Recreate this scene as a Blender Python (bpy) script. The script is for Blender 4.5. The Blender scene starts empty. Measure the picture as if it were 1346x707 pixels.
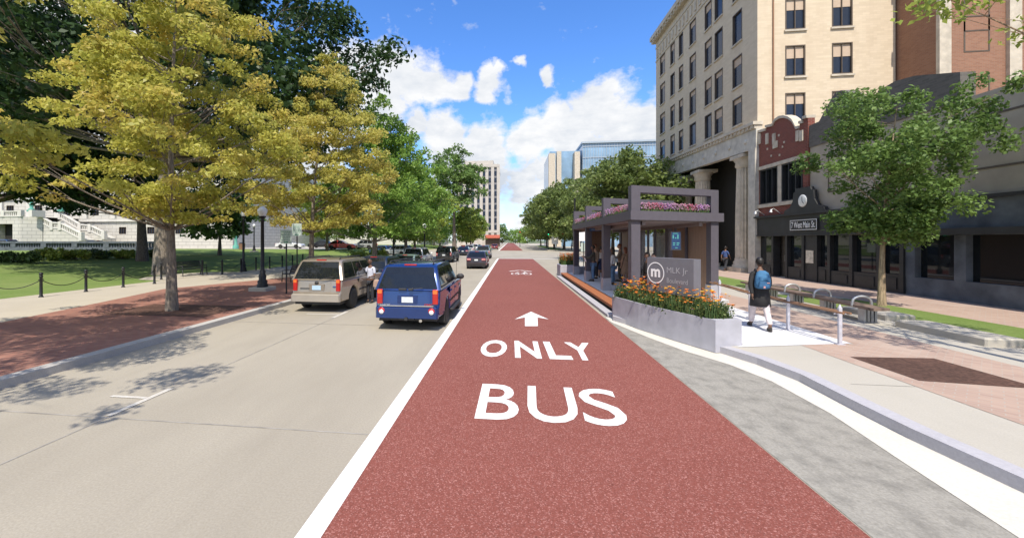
import bpy, math, random
import numpy as np
from mathutils import Vector, Matrix

scene = bpy.context.scene
COL = scene.collection
R = math.radians
# ------------------------------------------------------------------ view calibration
FL = 540.0; EYE = 2.4; HORY = 316.0; CENX = 600.0
YAW = math.atan(71 / FL); CC, SS = math.cos(YAW), math.sin(YAW)

def ray(u, v):
    a = (u - CENX) / FL
    return a * CC - SS, a * SS + CC, (HORY - v) / FL

def G(u, v, z=0.0):                       # point of the level z seen at (u, v)
    d = ray(u, v); t = (z - EYE) / d[2]
    return Vector((d[0] * t, d[1] * t, z))

def atY(u, v, y):
    d = ray(u, v); t = y / d[1]
    return Vector((d[0] * t, y, EYE + d[2] * t))

def atX(u, v, x):
    d = ray(u, v); t = x / d[0]
    return Vector((x, d[1] * t, EYE + d[2] * t))

# ------------------------------------------------------------------ node helpers
def new_mat(name):
    m = bpy.data.materials.new(name); m.use_nodes = True
    nt = m.node_tree; b = nt.nodes['Principled BSDF']
    return m, nt, b

def L(nt, a, b):
    nt.links.new(a, b)

def nd(nt, kind, **kw):
    n = nt.nodes.new(kind)
    for k, v in kw.items():
        setattr(n, k, v)
    return n

def mixc(nt, fac, a, b, mode='MIX'):
    n = nd(nt, 'ShaderNodeMix', data_type='RGBA', blend_type=mode)
    for s, v in ((n.inputs[0], fac), (n.inputs[6], a), (n.inputs[7], b)):
        if hasattr(v, 'is_output'): L(nt, v, s)
        elif isinstance(v, (int, float)): s.default_value = v
        else: s.default_value = (*v, 1) if len(v) == 3 else v
    return n.outputs[2]

def ramp(nt, inp, lo, hi, a=0.0, b=1.0):
    n = nd(nt, 'ShaderNodeMapRange')
    n.inputs[1].default_value = lo; n.inputs[2].default_value = hi
    n.inputs[3].default_value = a; n.inputs[4].default_value = b
    L(nt, inp, n.inputs[0])
    return n.outputs[0]

def noise(nt, vec, scale, detail=4, rough=0.55):
    n = nd(nt, 'ShaderNodeTexNoise')
    n.inputs['Scale'].default_value = scale; n.inputs['Detail'].default_value = detail
    n.inputs['Roughness'].default_value = rough
    if vec is not None: L(nt, vec, n.inputs['Vector'])
    return n.outputs['Fac']

def coords(nt):
    return nd(nt, 'ShaderNodeTexCoord').outputs['Object']

def mul(nt, vec, s):
    n = nd(nt, 'ShaderNodeVectorMath', operation='MULTIPLY'); L(nt, vec, n.inputs[0]); n.inputs[1].default_value = s
    return n.outputs[0]

def bump(nt, b, h, strength=0.3, dist=0.02):
    n = nd(nt, 'ShaderNodeBump'); n.inputs['Strength'].default_value = strength; n.inputs['Distance'].default_value = dist
    L(nt, h, n.inputs['Height']); L(nt, n.outputs[0], b.inputs['Normal'])

def plain(name, c, rough=0.5, metal=0.0, var=0.12, scale=6.0, spec=0.5, coat=0.0, bumps=0.0):
    m, nt, b = new_mat(name)
    v = coords(nt); f = noise(nt, v, scale)
    d = tuple(max(0, x * (1 - var)) for x in c); e = tuple(min(1, x * (1 + var)) for x in c)
    L(nt, mixc(nt, ramp(nt, f, .3, .7), d, e), b.inputs['Base Color'])
    b.inputs['Roughness'].default_value = rough; b.inputs['Metallic'].default_value = metal
    b.inputs['Specular IOR Level'].default_value = spec; b.inputs['Coat Weight'].default_value = coat
    if bumps: bump(nt, b, noise(nt, v, scale * 6), bumps, .01)
    return m

def speckled(name, c1, c2, stain, s1, s2, rough=.85, big=.5, amount=.35, speck=None, aniso=(1, 1, 1)):
    """a ground surface: fine grain between c1 and c2, broad stains, optional light specks"""
    m, nt, b = new_mat(name); v = coords(nt)
    g = noise(nt, v, s1, 5, .7)
    col = mixc(nt, ramp(nt, g, .32, .68), c1, c2)
    st = noise(nt, mul(nt, v, aniso), big, 6, .62)
    col = mixc(nt, ramp(nt, st, .45, .75, 0, amount), col, stain)
    st2 = noise(nt, mul(nt, v, (3.1, .5, 1)), s2, 5, .65)
    col = mixc(nt, ramp(nt, st2, .55, .8, 0, amount * .6), col, stain)
    if speck:
        n = nd(nt, 'ShaderNodeTexVoronoi'); n.inputs['Scale'].default_value = speck[1]; L(nt, v, n.inputs['Vector'])
        bw = nd(nt, 'ShaderNodeSeparateColor'); L(nt, n.outputs['Color'], bw.inputs[0])
        col = mixc(nt, ramp(nt, bw.outputs[0], speck[2], 1.0, 0, speck[3]), col, speck[0])
        col = mixc(nt, ramp(nt, bw.outputs[1], .62, 1.0, 0, .55), col, tuple(x * .5 for x in c1))
    L(nt, col, b.inputs['Base Color']); b.inputs['Roughness'].default_value = rough
    b.inputs['Specular IOR Level'].default_value = .25
    bump(nt, b, g, .25, .01)
    return m

def bricks(name, c1, c2, mortar, bw, bh, mort=.012, mode='wall', rough=.85, var=.3, ang=0.0, stain=None, amount=.3):
    m, nt, b = new_mat(name); v = coords(nt)
    sp = nd(nt, 'ShaderNodeSeparateXYZ'); L(nt, v, sp.inputs[0])
    cb = nd(nt, 'ShaderNodeCombineXYZ')
    if mode == 'wall':
        ad = nd(nt, 'ShaderNodeMath', operation='ADD'); L(nt, sp.outputs[0], ad.inputs[0]); L(nt, sp.outputs[1], ad.inputs[1])
        L(nt, ad.outputs[0], cb.inputs[0]); L(nt, sp.outputs[2], cb.inputs[1])
    else:
        L(nt, sp.outputs[0], cb.inputs[0]); L(nt, sp.outputs[1], cb.inputs[1])
    mp = nd(nt, 'ShaderNodeMapping'); mp.inputs['Rotation'].default_value = (0, 0, ang); L(nt, cb.outputs[0], mp.inputs[0])
    t = nd(nt, 'ShaderNodeTexBrick')
    t.inputs['Scale'].default_value = 1.0; t.inputs['Brick Width'].default_value = bw; t.inputs['Row Height'].default_value = bh
    t.inputs['Mortar Size'].default_value = mort; t.inputs['Mortar Smooth'].default_value = .3
    t.inputs['Color1'].default_value = (*c1, 1); t.inputs['Color2'].default_value = (*c2, 1); t.inputs['Mortar'].default_value = (*mortar, 1)
    L(nt, mp.outputs[0], t.inputs['Vector'])
    n1 = noise(nt, v, 1.1, 6, .65)
    col = mixc(nt, ramp(nt, n1, .3, .7, 0, var), t.outputs['Color'], tuple(x * .55 for x in c1))
    if stain:
        n2 = noise(nt, mul(nt, v, (1, 1, .25)) if mode == 'wall' else v, .7, 6, .6)
        col = mixc(nt, ramp(nt, n2, .5, .75, 0, amount), col, stain)
    L(nt, col, b.inputs['Base Color']); b.inputs['Roughness'].default_value = rough
    b.inputs['Specular IOR Level'].default_value = .25
    bump(nt, b, t.outputs['Fac'], -.35, .01)
    return m

def leafmat(name, dark, light, warm, warmth=.5, trans=.35):
    m, nt, b = new_mat(name)
    a = nd(nt, 'ShaderNodeAttribute', attribute_name='tint')
    w = nd(nt, 'ShaderNodeAttribute', attribute_name='warm')
    col = mixc(nt, a.outputs['Fac'], dark, light)
    col = mixc(nt, ramp(nt, w.outputs['Fac'], 1 - warmth, 1, 0, .9), col, warm)
    L(nt, col, b.inputs['Base Color']); b.inputs['Roughness'].default_value = .45
    b.inputs['Specular IOR Level'].default_value = .35
    t = nd(nt, 'ShaderNodeBsdfTranslucent'); L(nt, mixc(nt, .5, col, light), t.inputs[0])
    ms = nd(nt, 'ShaderNodeMixShader'); ms.inputs[0].default_value = trans
    L(nt, b.outputs[0], ms.inputs[1]); L(nt, t.outputs[0], ms.inputs[2])
    L(nt, ms.outputs[0], nt.nodes['Material Output'].inputs[0])
    return m

def glow(name, c, s):
    m, nt, b = new_mat(name)
    b.inputs['Base Color'].default_value = (*[x * .3 for x in c], 1)
    b.inputs['Emission Color'].default_value = (*c, 1); b.inputs['Emission Strength'].default_value = s
    return m

def bark(name, c):
    m, nt, b = new_mat(name); v = coords(nt)
    g = noise(nt, mul(nt, v, (9, 9, 1.6)), 2.2, 6, .7)
    L(nt, mixc(nt, ramp(nt, g, .35, .65), tuple(x * .45 for x in c), tuple(min(1, x * 1.4) for x in c)), b.inputs['Base Color'])
    b.inputs['Roughness'].default_value = .95; bump(nt, b, g, .8, .05)
    return m

def grassmat(name, c1, c2, c3):
    m, nt, b = new_mat(name); v = coords(nt)
    a = noise(nt, v, 14, 6, .75); k = noise(nt, v, .35, 4)
    col = mixc(nt, ramp(nt, a, .3, .7), c1, c2); col = mixc(nt, ramp(nt, k, .42, .7, 0, .6), col, c3)
    f = noise(nt, mul(nt, v, (30, 30, 30)), 1.5, 3, .7); col = mixc(nt, ramp(nt, f, .5, .8, 0, .5), col, c2)
    L(nt, col, b.inputs['Base Color']); b.inputs['Roughness'].default_value = .95
    b.inputs['Specular IOR Level'].default_value = .1
    bump(nt, b, a, .6, .05)
    return m

def wood(name, c1, c2, plank=.14, mode='v'):
    m, nt, b = new_mat(name); v = coords(nt)
    g = noise(nt, mul(nt, v, (6, 6, .5) if mode == 'v' else (6, .5, 6)), 3, 6, .7)
    sp = nd(nt, 'ShaderNodeSeparateXYZ'); L(nt, v, sp.inputs[0])
    md = nd(nt, 'ShaderNodeMath', operation='PINGPONG'); md.inputs[1].default_value = plank
    L(nt, sp.outputs[1 if mode == 'v' else 0], md.inputs[0])
    col = mixc(nt, ramp(nt, g, .3, .7), c1, c2)
    col = mixc(nt, ramp(nt, md.outputs[0], 0, .006, .75, 0), col, tuple(x * .3 for x in c1))
    L(nt, col, b.inputs['Base Color']); b.inputs['Roughness'].default_value = .6
    return m

M = {}
M['road'] = speckled('concrete_road', (.325, .292, .235), (.43, .388, .318), (.235, .207, .165), 45, .4, amount=.5, big=.35, aniso=(1, .35, 1))
M['asphalt'] = speckled('worn_asphalt', (.255, .24, .21), (.37, .35, .31), (.11, .105, .095), 38, 6, amount=.6, big=4.2, aniso=(1, .8, 1))
M['joint'] = plain('joint_tar', (.30, .28, .25), .9, var=.35, scale=3)
M['walk'] = speckled('concrete_walk', (.42, .375, .295), (.50, .45, .365), (.33, .29, .23), 60, .6, amount=.35)
M['slab'] = speckled('concrete_slab', (.42, .392, .34), (.50, .468, .41), (.33, .305, .26), 60, .6, amount=.3)
M['kerb'] = speckled('kerb_concrete', (.40, .385, .36), (.52, .50, .47), (.24, .22, .20), 40, 1.2, amount=.5)
M['newkerb'] = speckled('new_kerb_concrete', (.40, .39, .42), (.48, .47, .50), (.30, .29, .31), 30, 2, amount=.4)
M['gutter'] = speckled('gutter_concrete', (.56, .53, .47), (.68, .645, .58), (.44, .41, .36), 40, .9, amount=.5)
M['terrace'] = bricks('terrace_brick', (.38, .185, .135), (.29, .13, .098), (.26, .18, .14), .21, .105, .008, 'floor', stain=(.12, .07, .06), amount=.5)
M['paver'] = bricks('walk_brick', (.47, .34, .275), (.40, .28, .23), (.42, .36, .31), .22, .11, .008, 'floor', var=.15, stain=(.52, .43, .36), amount=.5, ang=R(45))
M['mulch'] = speckled('bark_mulch_shaded', (.055, .030, .024), (.18, .10, .075), (.035, .022, .018), 17, 5, amount=.6)  # brown mulch, darkened further so its colour carries tree shade
M['red'] = speckled('red_lane_aggregate', (.185, .056, .042), (.285, .092, .072), (.16, .048, .037), 75, .4, amount=.35, big=.25, speck=((.50, .26, .23), 95, .74, .7))
def worn_paint(name, c, under, lo=.60):
    m, nt, b = new_mat(name); v = coords(nt)
    w = noise(nt, v, 22, 6, .75); k = noise(nt, v, 1.3, 3)
    ad = nd(nt, 'ShaderNodeMath', operation='MULTIPLY_ADD'); L(nt, k, ad.inputs[0]); ad.inputs[1].default_value = .35; L(nt, w, ad.inputs[2])
    col = mixc(nt, ramp(nt, ad.outputs[0], lo + .12, lo + .26, 0, .55), c, under)
    L(nt, col, b.inputs['Base Color']); b.inputs['Roughness'].default_value = .8
    return m
M['white'] = worn_paint('road_paint', (.80, .79, .77), (.55, .40, .37), .66)
M['paint_line'] = worn_paint('worn_road_paint', (.62, .60, .56), (.44, .40, .33), .42)
M['lawn'] = grassmat('lawn_grass', (.105, .165, .038), (.20, .275, .082), (.235, .275, .10))
M['soil'] = speckled('far_ground', (.10, .13, .06), (.15, .17, .09), (.2, .19, .15), 2, .1)
M['bark_grey'] = bark('grey_bark', (.25, .21, .17))
M['bark_dark'] = bark('dark_bark', (.15, .12, .10))
M['bark_tan'] = bark('tan_bark', (.36, .27, .18))
M['maple'] = leafmat('maple_leaf', (.26, .285, .04), (.64, .615, .14), (.72, .50, .15), .55, .5)
M['maple2'] = leafmat('turning_maple_leaf', (.32, .33, .06), (.68, .62, .17), (.72, .49, .16), .55, .5)
M['green'] = leafmat('green_maple_leaf', (.12, .235, .04), (.32, .48, .10), (.45, .50, .11), .4, .45)
M['lime'] = leafmat('pale_green_leaf', (.19, .27, .045), (.40, .48, .10), (.46, .42, .10), .4, .42)
M['oak'] = leafmat('oak_leaf', (.018, .045, .014), (.060, .115, .032), (.085, .125, .035), .3, .25)
M['linden'] = leafmat('linden_leaf', (.09, .14, .035), (.23, .29, .085), (.31, .32, .12), .4, .36)
M['elm'] = leafmat('glossy_leaf', (.07, .14, .03), (.22, .33, .09), (.32, .40, .15), .35, .36)
M['shrub'] = leafmat('shrub_leaf', (.03, .065, .018), (.11, .17, .045), (.2, .22, .06), .35, .25)
M['black'] = plain('black_iron', (.018, .018, .02), .45, .3)
M['rubber'] = plain('tyre_rubber', (.022, .022, .022), .85)
M['trim'] = plain('black_trim', (.03, .03, .032), .6)
M['glass'] = plain('dark_car_glass', (.010, .013, .016), .03, spec=.45)
M['glass2'] = plain('window_glass', (.022, .032, .055), .18, spec=.32, coat=.0)
M['alloy'] = plain('alloy_rim', (.45, .45, .46), .35, .8)
M['chrome'] = plain('chrome_trim', (.70, .70, .70), .2, .9)
M['tail'] = plain('red_tail_lens', (.45, .018, .014), .2, coat=.6)
M['amber'] = plain('amber_lens', (.70, .16, .03), .2, coat=.6)
M['lampglass'] = plain('clear_lens', (.75, .76, .78), .15, coat=.6)
M['plate'] = plain('plate_white', (.62, .66, .70), .5)
M['plateblue'] = plain('plate_blue', (.42, .58, .72), .5)
M['steel'] = plain('galvanised_steel', (.48, .49, .50), .4, .6)
M['railgrey'] = plain('painted_rail_post', (.50, .50, .56), .5)
M['railwood'] = plain('timber_rail', (.27, .15, .085), .6)
M['shelter'] = plain('shelter_purple_grey', (.115, .105, .125), .55, var=.06)
M['shelterlt'] = plain('planter_grey', (.40, .40, .45), .8, var=.12, scale=3, bumps=.15)
M['shelterlt2'] = plain('plinth_concrete', (.42, .42, .46), .8, var=.12, scale=5)
M['soffit'] = plain('shelter_soffit', (.20, .165, .155), .7)
M['platform'] = speckled('platform_concrete', (.62, .62, .64), (.72, .72, .74), (.55, .55, .57), 40, 1)
M['tactile'] = plain('orange_tactile', (.34, .12, .045), .8, var=.18, scale=30, bumps=.4)
M['stepdark'] = plain('dark_step_face', (.05, .05, .055), .7)
M['panelwood'] = wood('cladding_wood', (.27, .17, .115), (.38, .26, .185), .12)
M['benchwood'] = wood('bench_wood', (.16, .11, .085), (.25, .18, .14), .12, 'h')
M['signgrey'] = plain('sign_grey', (.165, .165, .19), .5, var=.05)
M['signside'] = plain('sign_side_grey', (.26, .26, .29), .5, var=.05)
M['letter'] = plain('letter_white', (.85, .85, .86), .5, var=.02)
M['letterdim'] = plain('letter_silver', (.45, .45, .48), .4, var=.02)
M['screen'] = glow('screen_blue', (.035, .07, .16), 1.0)
M['screentxt'] = glow('screen_text', (.12, .42, .35), 1.0)
M['bluesign'] = plain('blue_sign', (.03, .085, .22), .5)
M['stone'] = bricks('granite_stone', (.56, .54, .49), (.50, .48, .44), (.30, .29, .27), 1.6, .62, .045, 'wall', var=.08, stain=(.6, .59, .56), amount=.35)
M['stonesm'] = plain('smooth_granite', (.58, .56, .52), .8, var=.07, scale=.8)
M['greywall'] = plain('grey_granite', (.10, .115, .135), .85, var=.35, scale=1.5)  # grey stone darkened so the balustrade carries tree shade in its colour
M['patina'] = plain('green_bronze', (.10, .33, .26), .7)
M['bbrick'] = bricks('buff_brick', (.68, .57, .43), (.61, .505, .37), (.60, .50, .38), .42, .14, .008, 'wall', var=.10, stain=(.50, .39, .28), amount=.45)
M['blime'] = plain('limestone', (.52, .46, .375), .85, var=.18, scale=2.5, bumps=.2)
M['blimegrey'] = plain('pale_limestone', (.52, .49, .43), .85, var=.2, scale=2.0, bumps=.2)
M['redbrick'] = bricks('red_brick', (.25, .058, .040), (.17, .04, .03), (.24, .17, .14), .24, .08, .012, 'wall', var=.3)
M['greybrick'] = bricks('grey_brick', (.17, .155, .14), (.12, .11, .10), (.16, .15, .135), .3, .1, .012, 'wall', var=.3)
M['tanblock'] = plain('tan_stucco', (.40, .35, .285), .85, var=.15, scale=1)
M['brownbrick'] = bricks('brown_brick', (.33, .17, .11), (.27, .13, .085), (.28, .2, .15), .24, .08, .01, 'wall', var=.2)
M['shopblack'] = plain('shopfront_black', (.022, .023, .026), .5, var=.3, scale=2)
M['blind'] = plain('roller_blind', (.52, .40, .30), .8, var=.05)
M['winframe'] = plain('dark_frame', (.10, .075, .055), .6)
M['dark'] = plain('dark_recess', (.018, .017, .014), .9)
M['towerstone'] = plain('tower_stone', (.47, .435, .39), .85, var=.08, scale=.3)
M['tglass'] = plain('blue_curtain_glass', (.22, .35, .50), .12, spec=.8, var=.35, scale=.15)
M['skin_a'] = plain('skin_light', (.50, .30, .21), .55, var=.05)
M['skin_b'] = plain('skin_brown', (.16, .085, .055), .55, var=.05)
M['hair'] = plain('black_hair', (.014, .012, .011), .5)
M['hairred'] = plain('auburn_hair', (.20, .06, .025), .5)
M['shoe'] = plain('dark_shoe', (.03, .026, .024), .6)
M['greensign'] = plain('pale_green_sign', (.45, .52, .47), .6, var=.04)
M['signtxt'] = plain('sign_green_text', (.06, .22, .13), .6)
M['globe'] = plain('frosted_globe', (.80, .80, .78), .25, coat=.4)

def cloth(name, c):
    return plain(name, c, .85, var=.14, scale=9)

# ------------------------------------------------------------------ mesh builder
class MB:
    def __init__(s):
        s.v = []; s.f = []; s.m = []; s.s = []
    def add(s, vs, fs, m=0, smooth=False):
        o = len(s.v); s.v += [tuple(p) for p in vs]
        for f in fs:
            s.f.append([i + o for i in f]); s.m.append(m); s.s.append(smooth)
        return s
    def hexa(s, p, m=0):                  # 4 bottom corners, 4 top corners, same order
        return s.add(p, [(3, 2, 1, 0), (4, 5, 6, 7), (0, 1, 5, 4), (1, 2, 6, 5), (2, 3, 7, 6), (3, 0, 4, 7)], m)
    def box(s, x0, x1, y0, y1, z0, z1, m=0):
        return s.hexa([(x0, y0, z0), (x1, y0, z0), (x1, y1, z0), (x0, y1, z0), (x0, y0, z1), (x1, y0, z1), (x1, y1, z1), (x0, y1, z1)], m)
    def rbox(s, x0, x1, y0, y1, z0, z1, b=.02, m=0):   # chamfered vertical and top edges
        pl = [(x0 + b, y0), (x1 - b, y0), (x1, y0 + b), (x1, y1 - b), (x1 - b, y1), (x0 + b, y1), (x0, y1 - b), (x0, y0 + b)]
        cx, cy = (x0 + x1) / 2, (y0 + y1) / 2
        k = lambda q: (q[0] + (b if q[0] < cx else -b), q[1] + (b if q[1] < cy else -b))
        rings = [[(*q, z0) for q in pl], [(*q, z1 - b) for q in pl], [(*k(q), z1) for q in pl]]
        return s.loft(rings, m, caps=True)
    def loft(s, rings, m=0, caps=False, smooth=False, closed=True):
        n = len(rings[0]); vs = [p for r in rings for p in r]; fs = []
        for i in range(len(rings) - 1):
            for j in range(n if closed else n - 1):
                a = i * n + j; b = i * n + (j + 1) % n
                fs.append((a, b, b + n, a + n))
        s.add(vs, fs, m, smooth)
        if caps:
            s.add(rings[0], [tuple(range(n))[::-1]], m); s.add(rings[-1], [tuple(range(n))], m)
        return s
    def tube(s, pts, rad, n=8, m=0, caps=True, smooth=True):
        pts = [Vector(p) for p in pts]; k = len(pts)
        rad = [rad] * k if isinstance(rad, (int, float)) else rad
        rings = []; ref = None
        for i, p in enumerate(pts):
            d = (pts[min(i + 1, k - 1)] - pts[max(i - 1, 0)])
            d = d.normalized() if d.length > 1e-9 else Vector((0, 0, 1))
            if ref is None:
                ref = Vector((1, 0, 0)) if abs(d.x) < .8 else Vector((0, 1, 0))
            a = (ref - d * ref.dot(d)).normalized(); b = d.cross(a); ref = a
            rings.append([p + (a * math.cos(2 * math.pi * j / n) + b * math.sin(2 * math.pi * j / n)) * rad[i] for j in range(n)])
        return s.loft(rings, m, caps, smooth)
    def lathe(s, prof, c=(0, 0, 0), n=16, m=0, axis='z', smooth=True):
        rings = []
        for r, h in prof:
            ring = []
            for j in range(n):
                a = 2 * math.pi * j / n; x, y = r * math.cos(a), r * math.sin(a)
                q = (x, y, h) if axis == 'z' else ((h, x, y) if axis == 'x' else (x, -h, y))
                ring.append((q[0] + c[0], q[1] + c[1], q[2] + c[2]))
            rings.append(ring)
        return s.loft(rings, m, True, smooth)
    def prism(s, poly, z0, z1, m=0):      # poly in xy
        return s.loft([[(x, y, z0) for x, y in poly], [(x, y, z1) for x, y in poly]], m, True)
    def prismf(s, poly3, d, m=0):         # 3d polygon pushed along d
        d = Vector(d)
        return s.loft([[Vector(p) for p in poly3], [Vector(p) + d for p in poly3]], m, True)
    def ball(s, c, r, n=10, m=0):
        r = (r, r, r) if isinstance(r, (int, float)) else r
        rings = []
        for i in range(1, n):
            t = math.pi * i / n
            rings.append([(c[0] + r[0] * math.sin(t) * math.cos(2 * math.pi * j / (n + 2)), c[1] + r[1] * math.sin(t) * math.sin(2 * math.pi * j / (n + 2)), c[2] - r[2] * math.cos(t)) for j in range(n + 2)])
        return s.loft(rings, m, True, True)
    def build(s, name, mats, parent=None, world=False, fix=True):
        me = bpy.data.meshes.new(name)
        vs = s.v
        if world and parent is not None:
            l = parent['_w'] if '_w' in parent else parent.location
            vs = [(p[0] - l[0], p[1] - l[1], p[2] - l[2]) for p in vs]
        me.from_pydata([tuple(p) for p in vs], [], s.f)
        for mm in (mats if isinstance(mats, (list, tuple)) else [mats]):
            me.materials.append(mm)
        me.polygons.foreach_set('material_index', s.m); me.polygons.foreach_set('use_smooth', s.s)
        if fix:
            import bmesh
            bm = bmesh.new(); bm.from_mesh(me); bmesh.ops.recalc_face_normals(bm, faces=bm.faces); bm.to_mesh(me); bm.free()
        me.update()
        o = bpy.data.objects.new(name, me); COL.objects.link(o)
        if parent is not None: o.parent = parent
        return o

def tag(o, label=None, cat=None, group=None, kind=None):
    if label: o['label'] = label
    if cat: o['category'] = cat
    if group: o['group'] = group
    if kind: o['kind'] = kind
    return o

def thing(name, label, cat, loc=(0, 0, 0), rz=0.0, group=None):
    o = bpy.data.objects.new(name, None); COL.objects.link(o)
    o.location = loc; o.rotation_euler = (0, 0, rz); o.empty_display_size = .2
    return tag(o, label, cat, group)

def copy_tree(o, parent=None):
    c = o.copy(); COL.objects.link(c)
    if parent is not None: c.parent = parent
    for ch in list(o.children): copy_tree(ch, c)
    return c

def struct(o):
    o['kind'] = 'structure'; return o

def sheet(name, poly, z, mat, thick=0.0):
    b = MB()
    if thick: b.prism(poly, z - thick, z)
    else: b.add([(x, y, z) for x, y in poly], [tuple(range(len(poly)))])
    return struct(b.build(name, mat))

def text_geo(txt, bold=.0, extrude=0.0):
    cu = bpy.data.curves.new('lettering', 'FONT'); cu.body = txt; cu.size = 1; cu.extrude = extrude; cu.offset = bold
    cu.resolution_u = 4
    ob = bpy.data.objects.new('lettering', cu); COL.objects.link(ob)
    dg = bpy.context.evaluated_depsgraph_get(); dg.update()
    me = bpy.data.meshes.new_from_object(ob.evaluated_get(dg))
    vs = [v.co.copy() for v in me.vertices]; fs = [tuple(p.vertices) for p in me.polygons]
    bpy.data.objects.remove(ob); bpy.data.curves.remove(cu); bpy.data.meshes.remove(me)
    x0 = min(v.x for v in vs); x1 = max(v.x for v in vs); y0 = min(v.y for v in vs); y1 = max(v.y for v in vs)
    return [((v.x - x0) / (x1 - x0), (v.y - y0) / (y1 - y0), v.z) for v in vs], fs

def put_text(b, txt, o, ex, ey, m=0, bold=.0, lift=None, thick=0.0):
    """letters filling the parallelogram at o with edge vectors ex, ey; thick > 0 makes raised letters"""
    vs, fs = text_geo(txt, bold, .5 if thick else 0.0)
    o, ex, ey = Vector(o), Vector(ex), Vector(ey); n = ex.cross(ey).normalized()
    b.add([o + ex * v[0] + ey * v[1] + n * (v[2] + .5) * thick for v in vs], fs, m)
# ------------------------------------------------------------------ camera, sun, sky
cam = bpy.data.cameras.new('camera'); co = bpy.data.objects.new('camera', cam); COL.objects.link(co)
cam.sensor_width = 36; cam.lens = 36 * FL / 1346; cam.shift_x = (673 - CENX) / 1346; cam.shift_y = (HORY - 353.5) / 1346
cam.clip_start = .1; cam.clip_end = 6000
co.location = (0, 0, EYE); co.rotation_euler = (R(90), 0, YAW); scene.camera = co

SUN = Vector((.07, -1.0, 0)).normalized() * math.cos(R(55)); SUN.z = math.sin(R(55))
sl = bpy.data.lights.new('sun', 'SUN'); sl.energy = 4.4; sl.angle = R(.55); sl.color = (1, .925, .80)
so = bpy.data.objects.new('sun', sl); COL.objects.link(so); so.rotation_euler = SUN.to_track_quat('Z', 'Y').to_euler(); so.location = (0, -20, 40)

w = bpy.data.worlds.new('World'); scene.world = w; w.use_nodes = True
nt = w.node_tree; bg = nt.nodes['Background']; bg.inputs['Strength'].default_value = .108
sky = nd(nt, 'ShaderNodeTexSky', sky_type='NISHITA'); sky.sun_disc = False
sky.sun_elevation = R(55); sky.sun_rotation = math.atan2(SUN.x, SUN.y); sky.altitude = 250; sky.ozone_density = 2.2; sky.dust_density = .6
tc = nd(nt, 'ShaderNodeTexCoord').outputs['Generated']
hs = nd(nt, 'ShaderNodeHueSaturation'); hs.inputs['Saturation'].default_value = 1.22; hs.inputs['Value'].default_value = 1.0
L(nt, sky.outputs[0], hs.inputs['Color'])
# cumulus banks: directions on the dome (measured from the eye) with an angular radius, broken up by noise
BANKS = [(470, 98, .095, 1), (515, 104, .105, 1), (560, 110, .085, 1), (598, 113, .05, .95), (455, 128, .09, 1), (500, 132, .085, 1), (440, 108, .10, 1), (540, 128, .055, .9), (480, 155, .08, .9), (664, 98, .03, .85), (648, 110, .048, .92), (634, 124, .04, .9), (690, 89, .020, .85), (719, 102, .022, .8),
         (545, 168, .05, .8), (585, 180, .08, 1), (635, 192, .08, 1), (700, 182, .09, 1), (742, 165, .085, 1), (788, 152, .105, 1), (825, 172, .09, 1), (865, 175, .10, 1), (760, 200, .10, 1),
         (600, 215, .10, .9), (640, 235, .11, .85), (690, 250, .085, .75), (740, 235, .11, .95), (800, 225, .12, 1), (690, 300, .06, .6),
         (150, 60, .22, 1), (60, 160, .25, 1), (380, 190, .16, 1), (180, 200, .25, .9), (320, 260, .2, 1), (420, 230, .1, 1)]
def nmath(op, a, b=None, c=None):
    n = nd(nt, 'ShaderNodeMath', operation=op)
    for i, x in enumerate((a, b, c)):
        if x is None: continue
        if isinstance(x, (int, float)): n.inputs[i].default_value = x
        else: L(nt, x, n.inputs[i])
    return n.outputs[0]
nrm = nd(nt, 'ShaderNodeVectorMath', operation='NORMALIZE'); L(nt, tc, nrm.inputs[0]); D = nrm.outputs[0]
wn = nd(nt, 'ShaderNodeTexNoise'); wn.inputs['Scale'].default_value = 7; wn.inputs['Detail'].default_value = 7; wn.inputs['Roughness'].default_value = .6; L(nt, D, wn.inputs['Vector'])
off = nd(nt, 'ShaderNodeVectorMath', operation='MULTIPLY_ADD'); L(nt, wn.outputs['Color'], off.inputs[0]); off.inputs[1].default_value = (.10, .10, .10); off.inputs[2].default_value = (-.05, -.05, -.05)
wd = nd(nt, 'ShaderNodeVectorMath', operation='ADD'); L(nt, D, wd.inputs[0]); L(nt, off.outputs[0], wd.inputs[1])
field = None
for u, v, rad, amp in BANKS:
    d = Vector(ray(u, v)).normalized()
    ds = nd(nt, 'ShaderNodeVectorMath', operation='DISTANCE'); L(nt, wd.outputs[0], ds.inputs[0]); ds.inputs[1].default_value = d
    g = ramp(nt, ds.outputs['Value'], rad, 0, 0, amp)
    field = g if field is None else nmath('MAXIMUM', field, g)
big = noise(nt, mul(nt, D, (1, 1, 1.8)), 2.6, 5, .6)
fx = nd(nt, 'ShaderNodeSeparateXYZ'); L(nt, D, fx.inputs[0])
behind = ramp(nt, fx.outputs[1], .25, -.1)                      # unseen cumulus behind the viewer, thickened to whiten the fill light
field = nmath('MAXIMUM', field, nmath('MULTIPLY', ramp(nt, big, .42, .58, 0, .7), behind))
fn = noise(nt, mul(nt, D, (1, 1, 1.5)), 16, 9, .62)
dens = nmath('ADD', field, nmath('MULTIPLY', nmath('SUBTRACT', fn, .5), 1.15))
mask = ramp(nt, dens, .13, .43)
sh = noise(nt, mul(nt, D, (1, 1, 2.2)), 7.5, 7, .62)             # lit tops and grey undersides
lowr = ramp(nt, fx.outputs[2], .30, .05, 0, .45)
shade = nmath('MULTIPLY', ramp(nt, sh, .38, .62, 0, 1), nmath('ADD', lowr, .58))
ccol = mixc(nt, shade, (7.4, 7.45, 7.55), (4.5, 5.0, 5.75))
hz = ramp(nt, fx.outputs[2], .22, .0, 0, .35)
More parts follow.
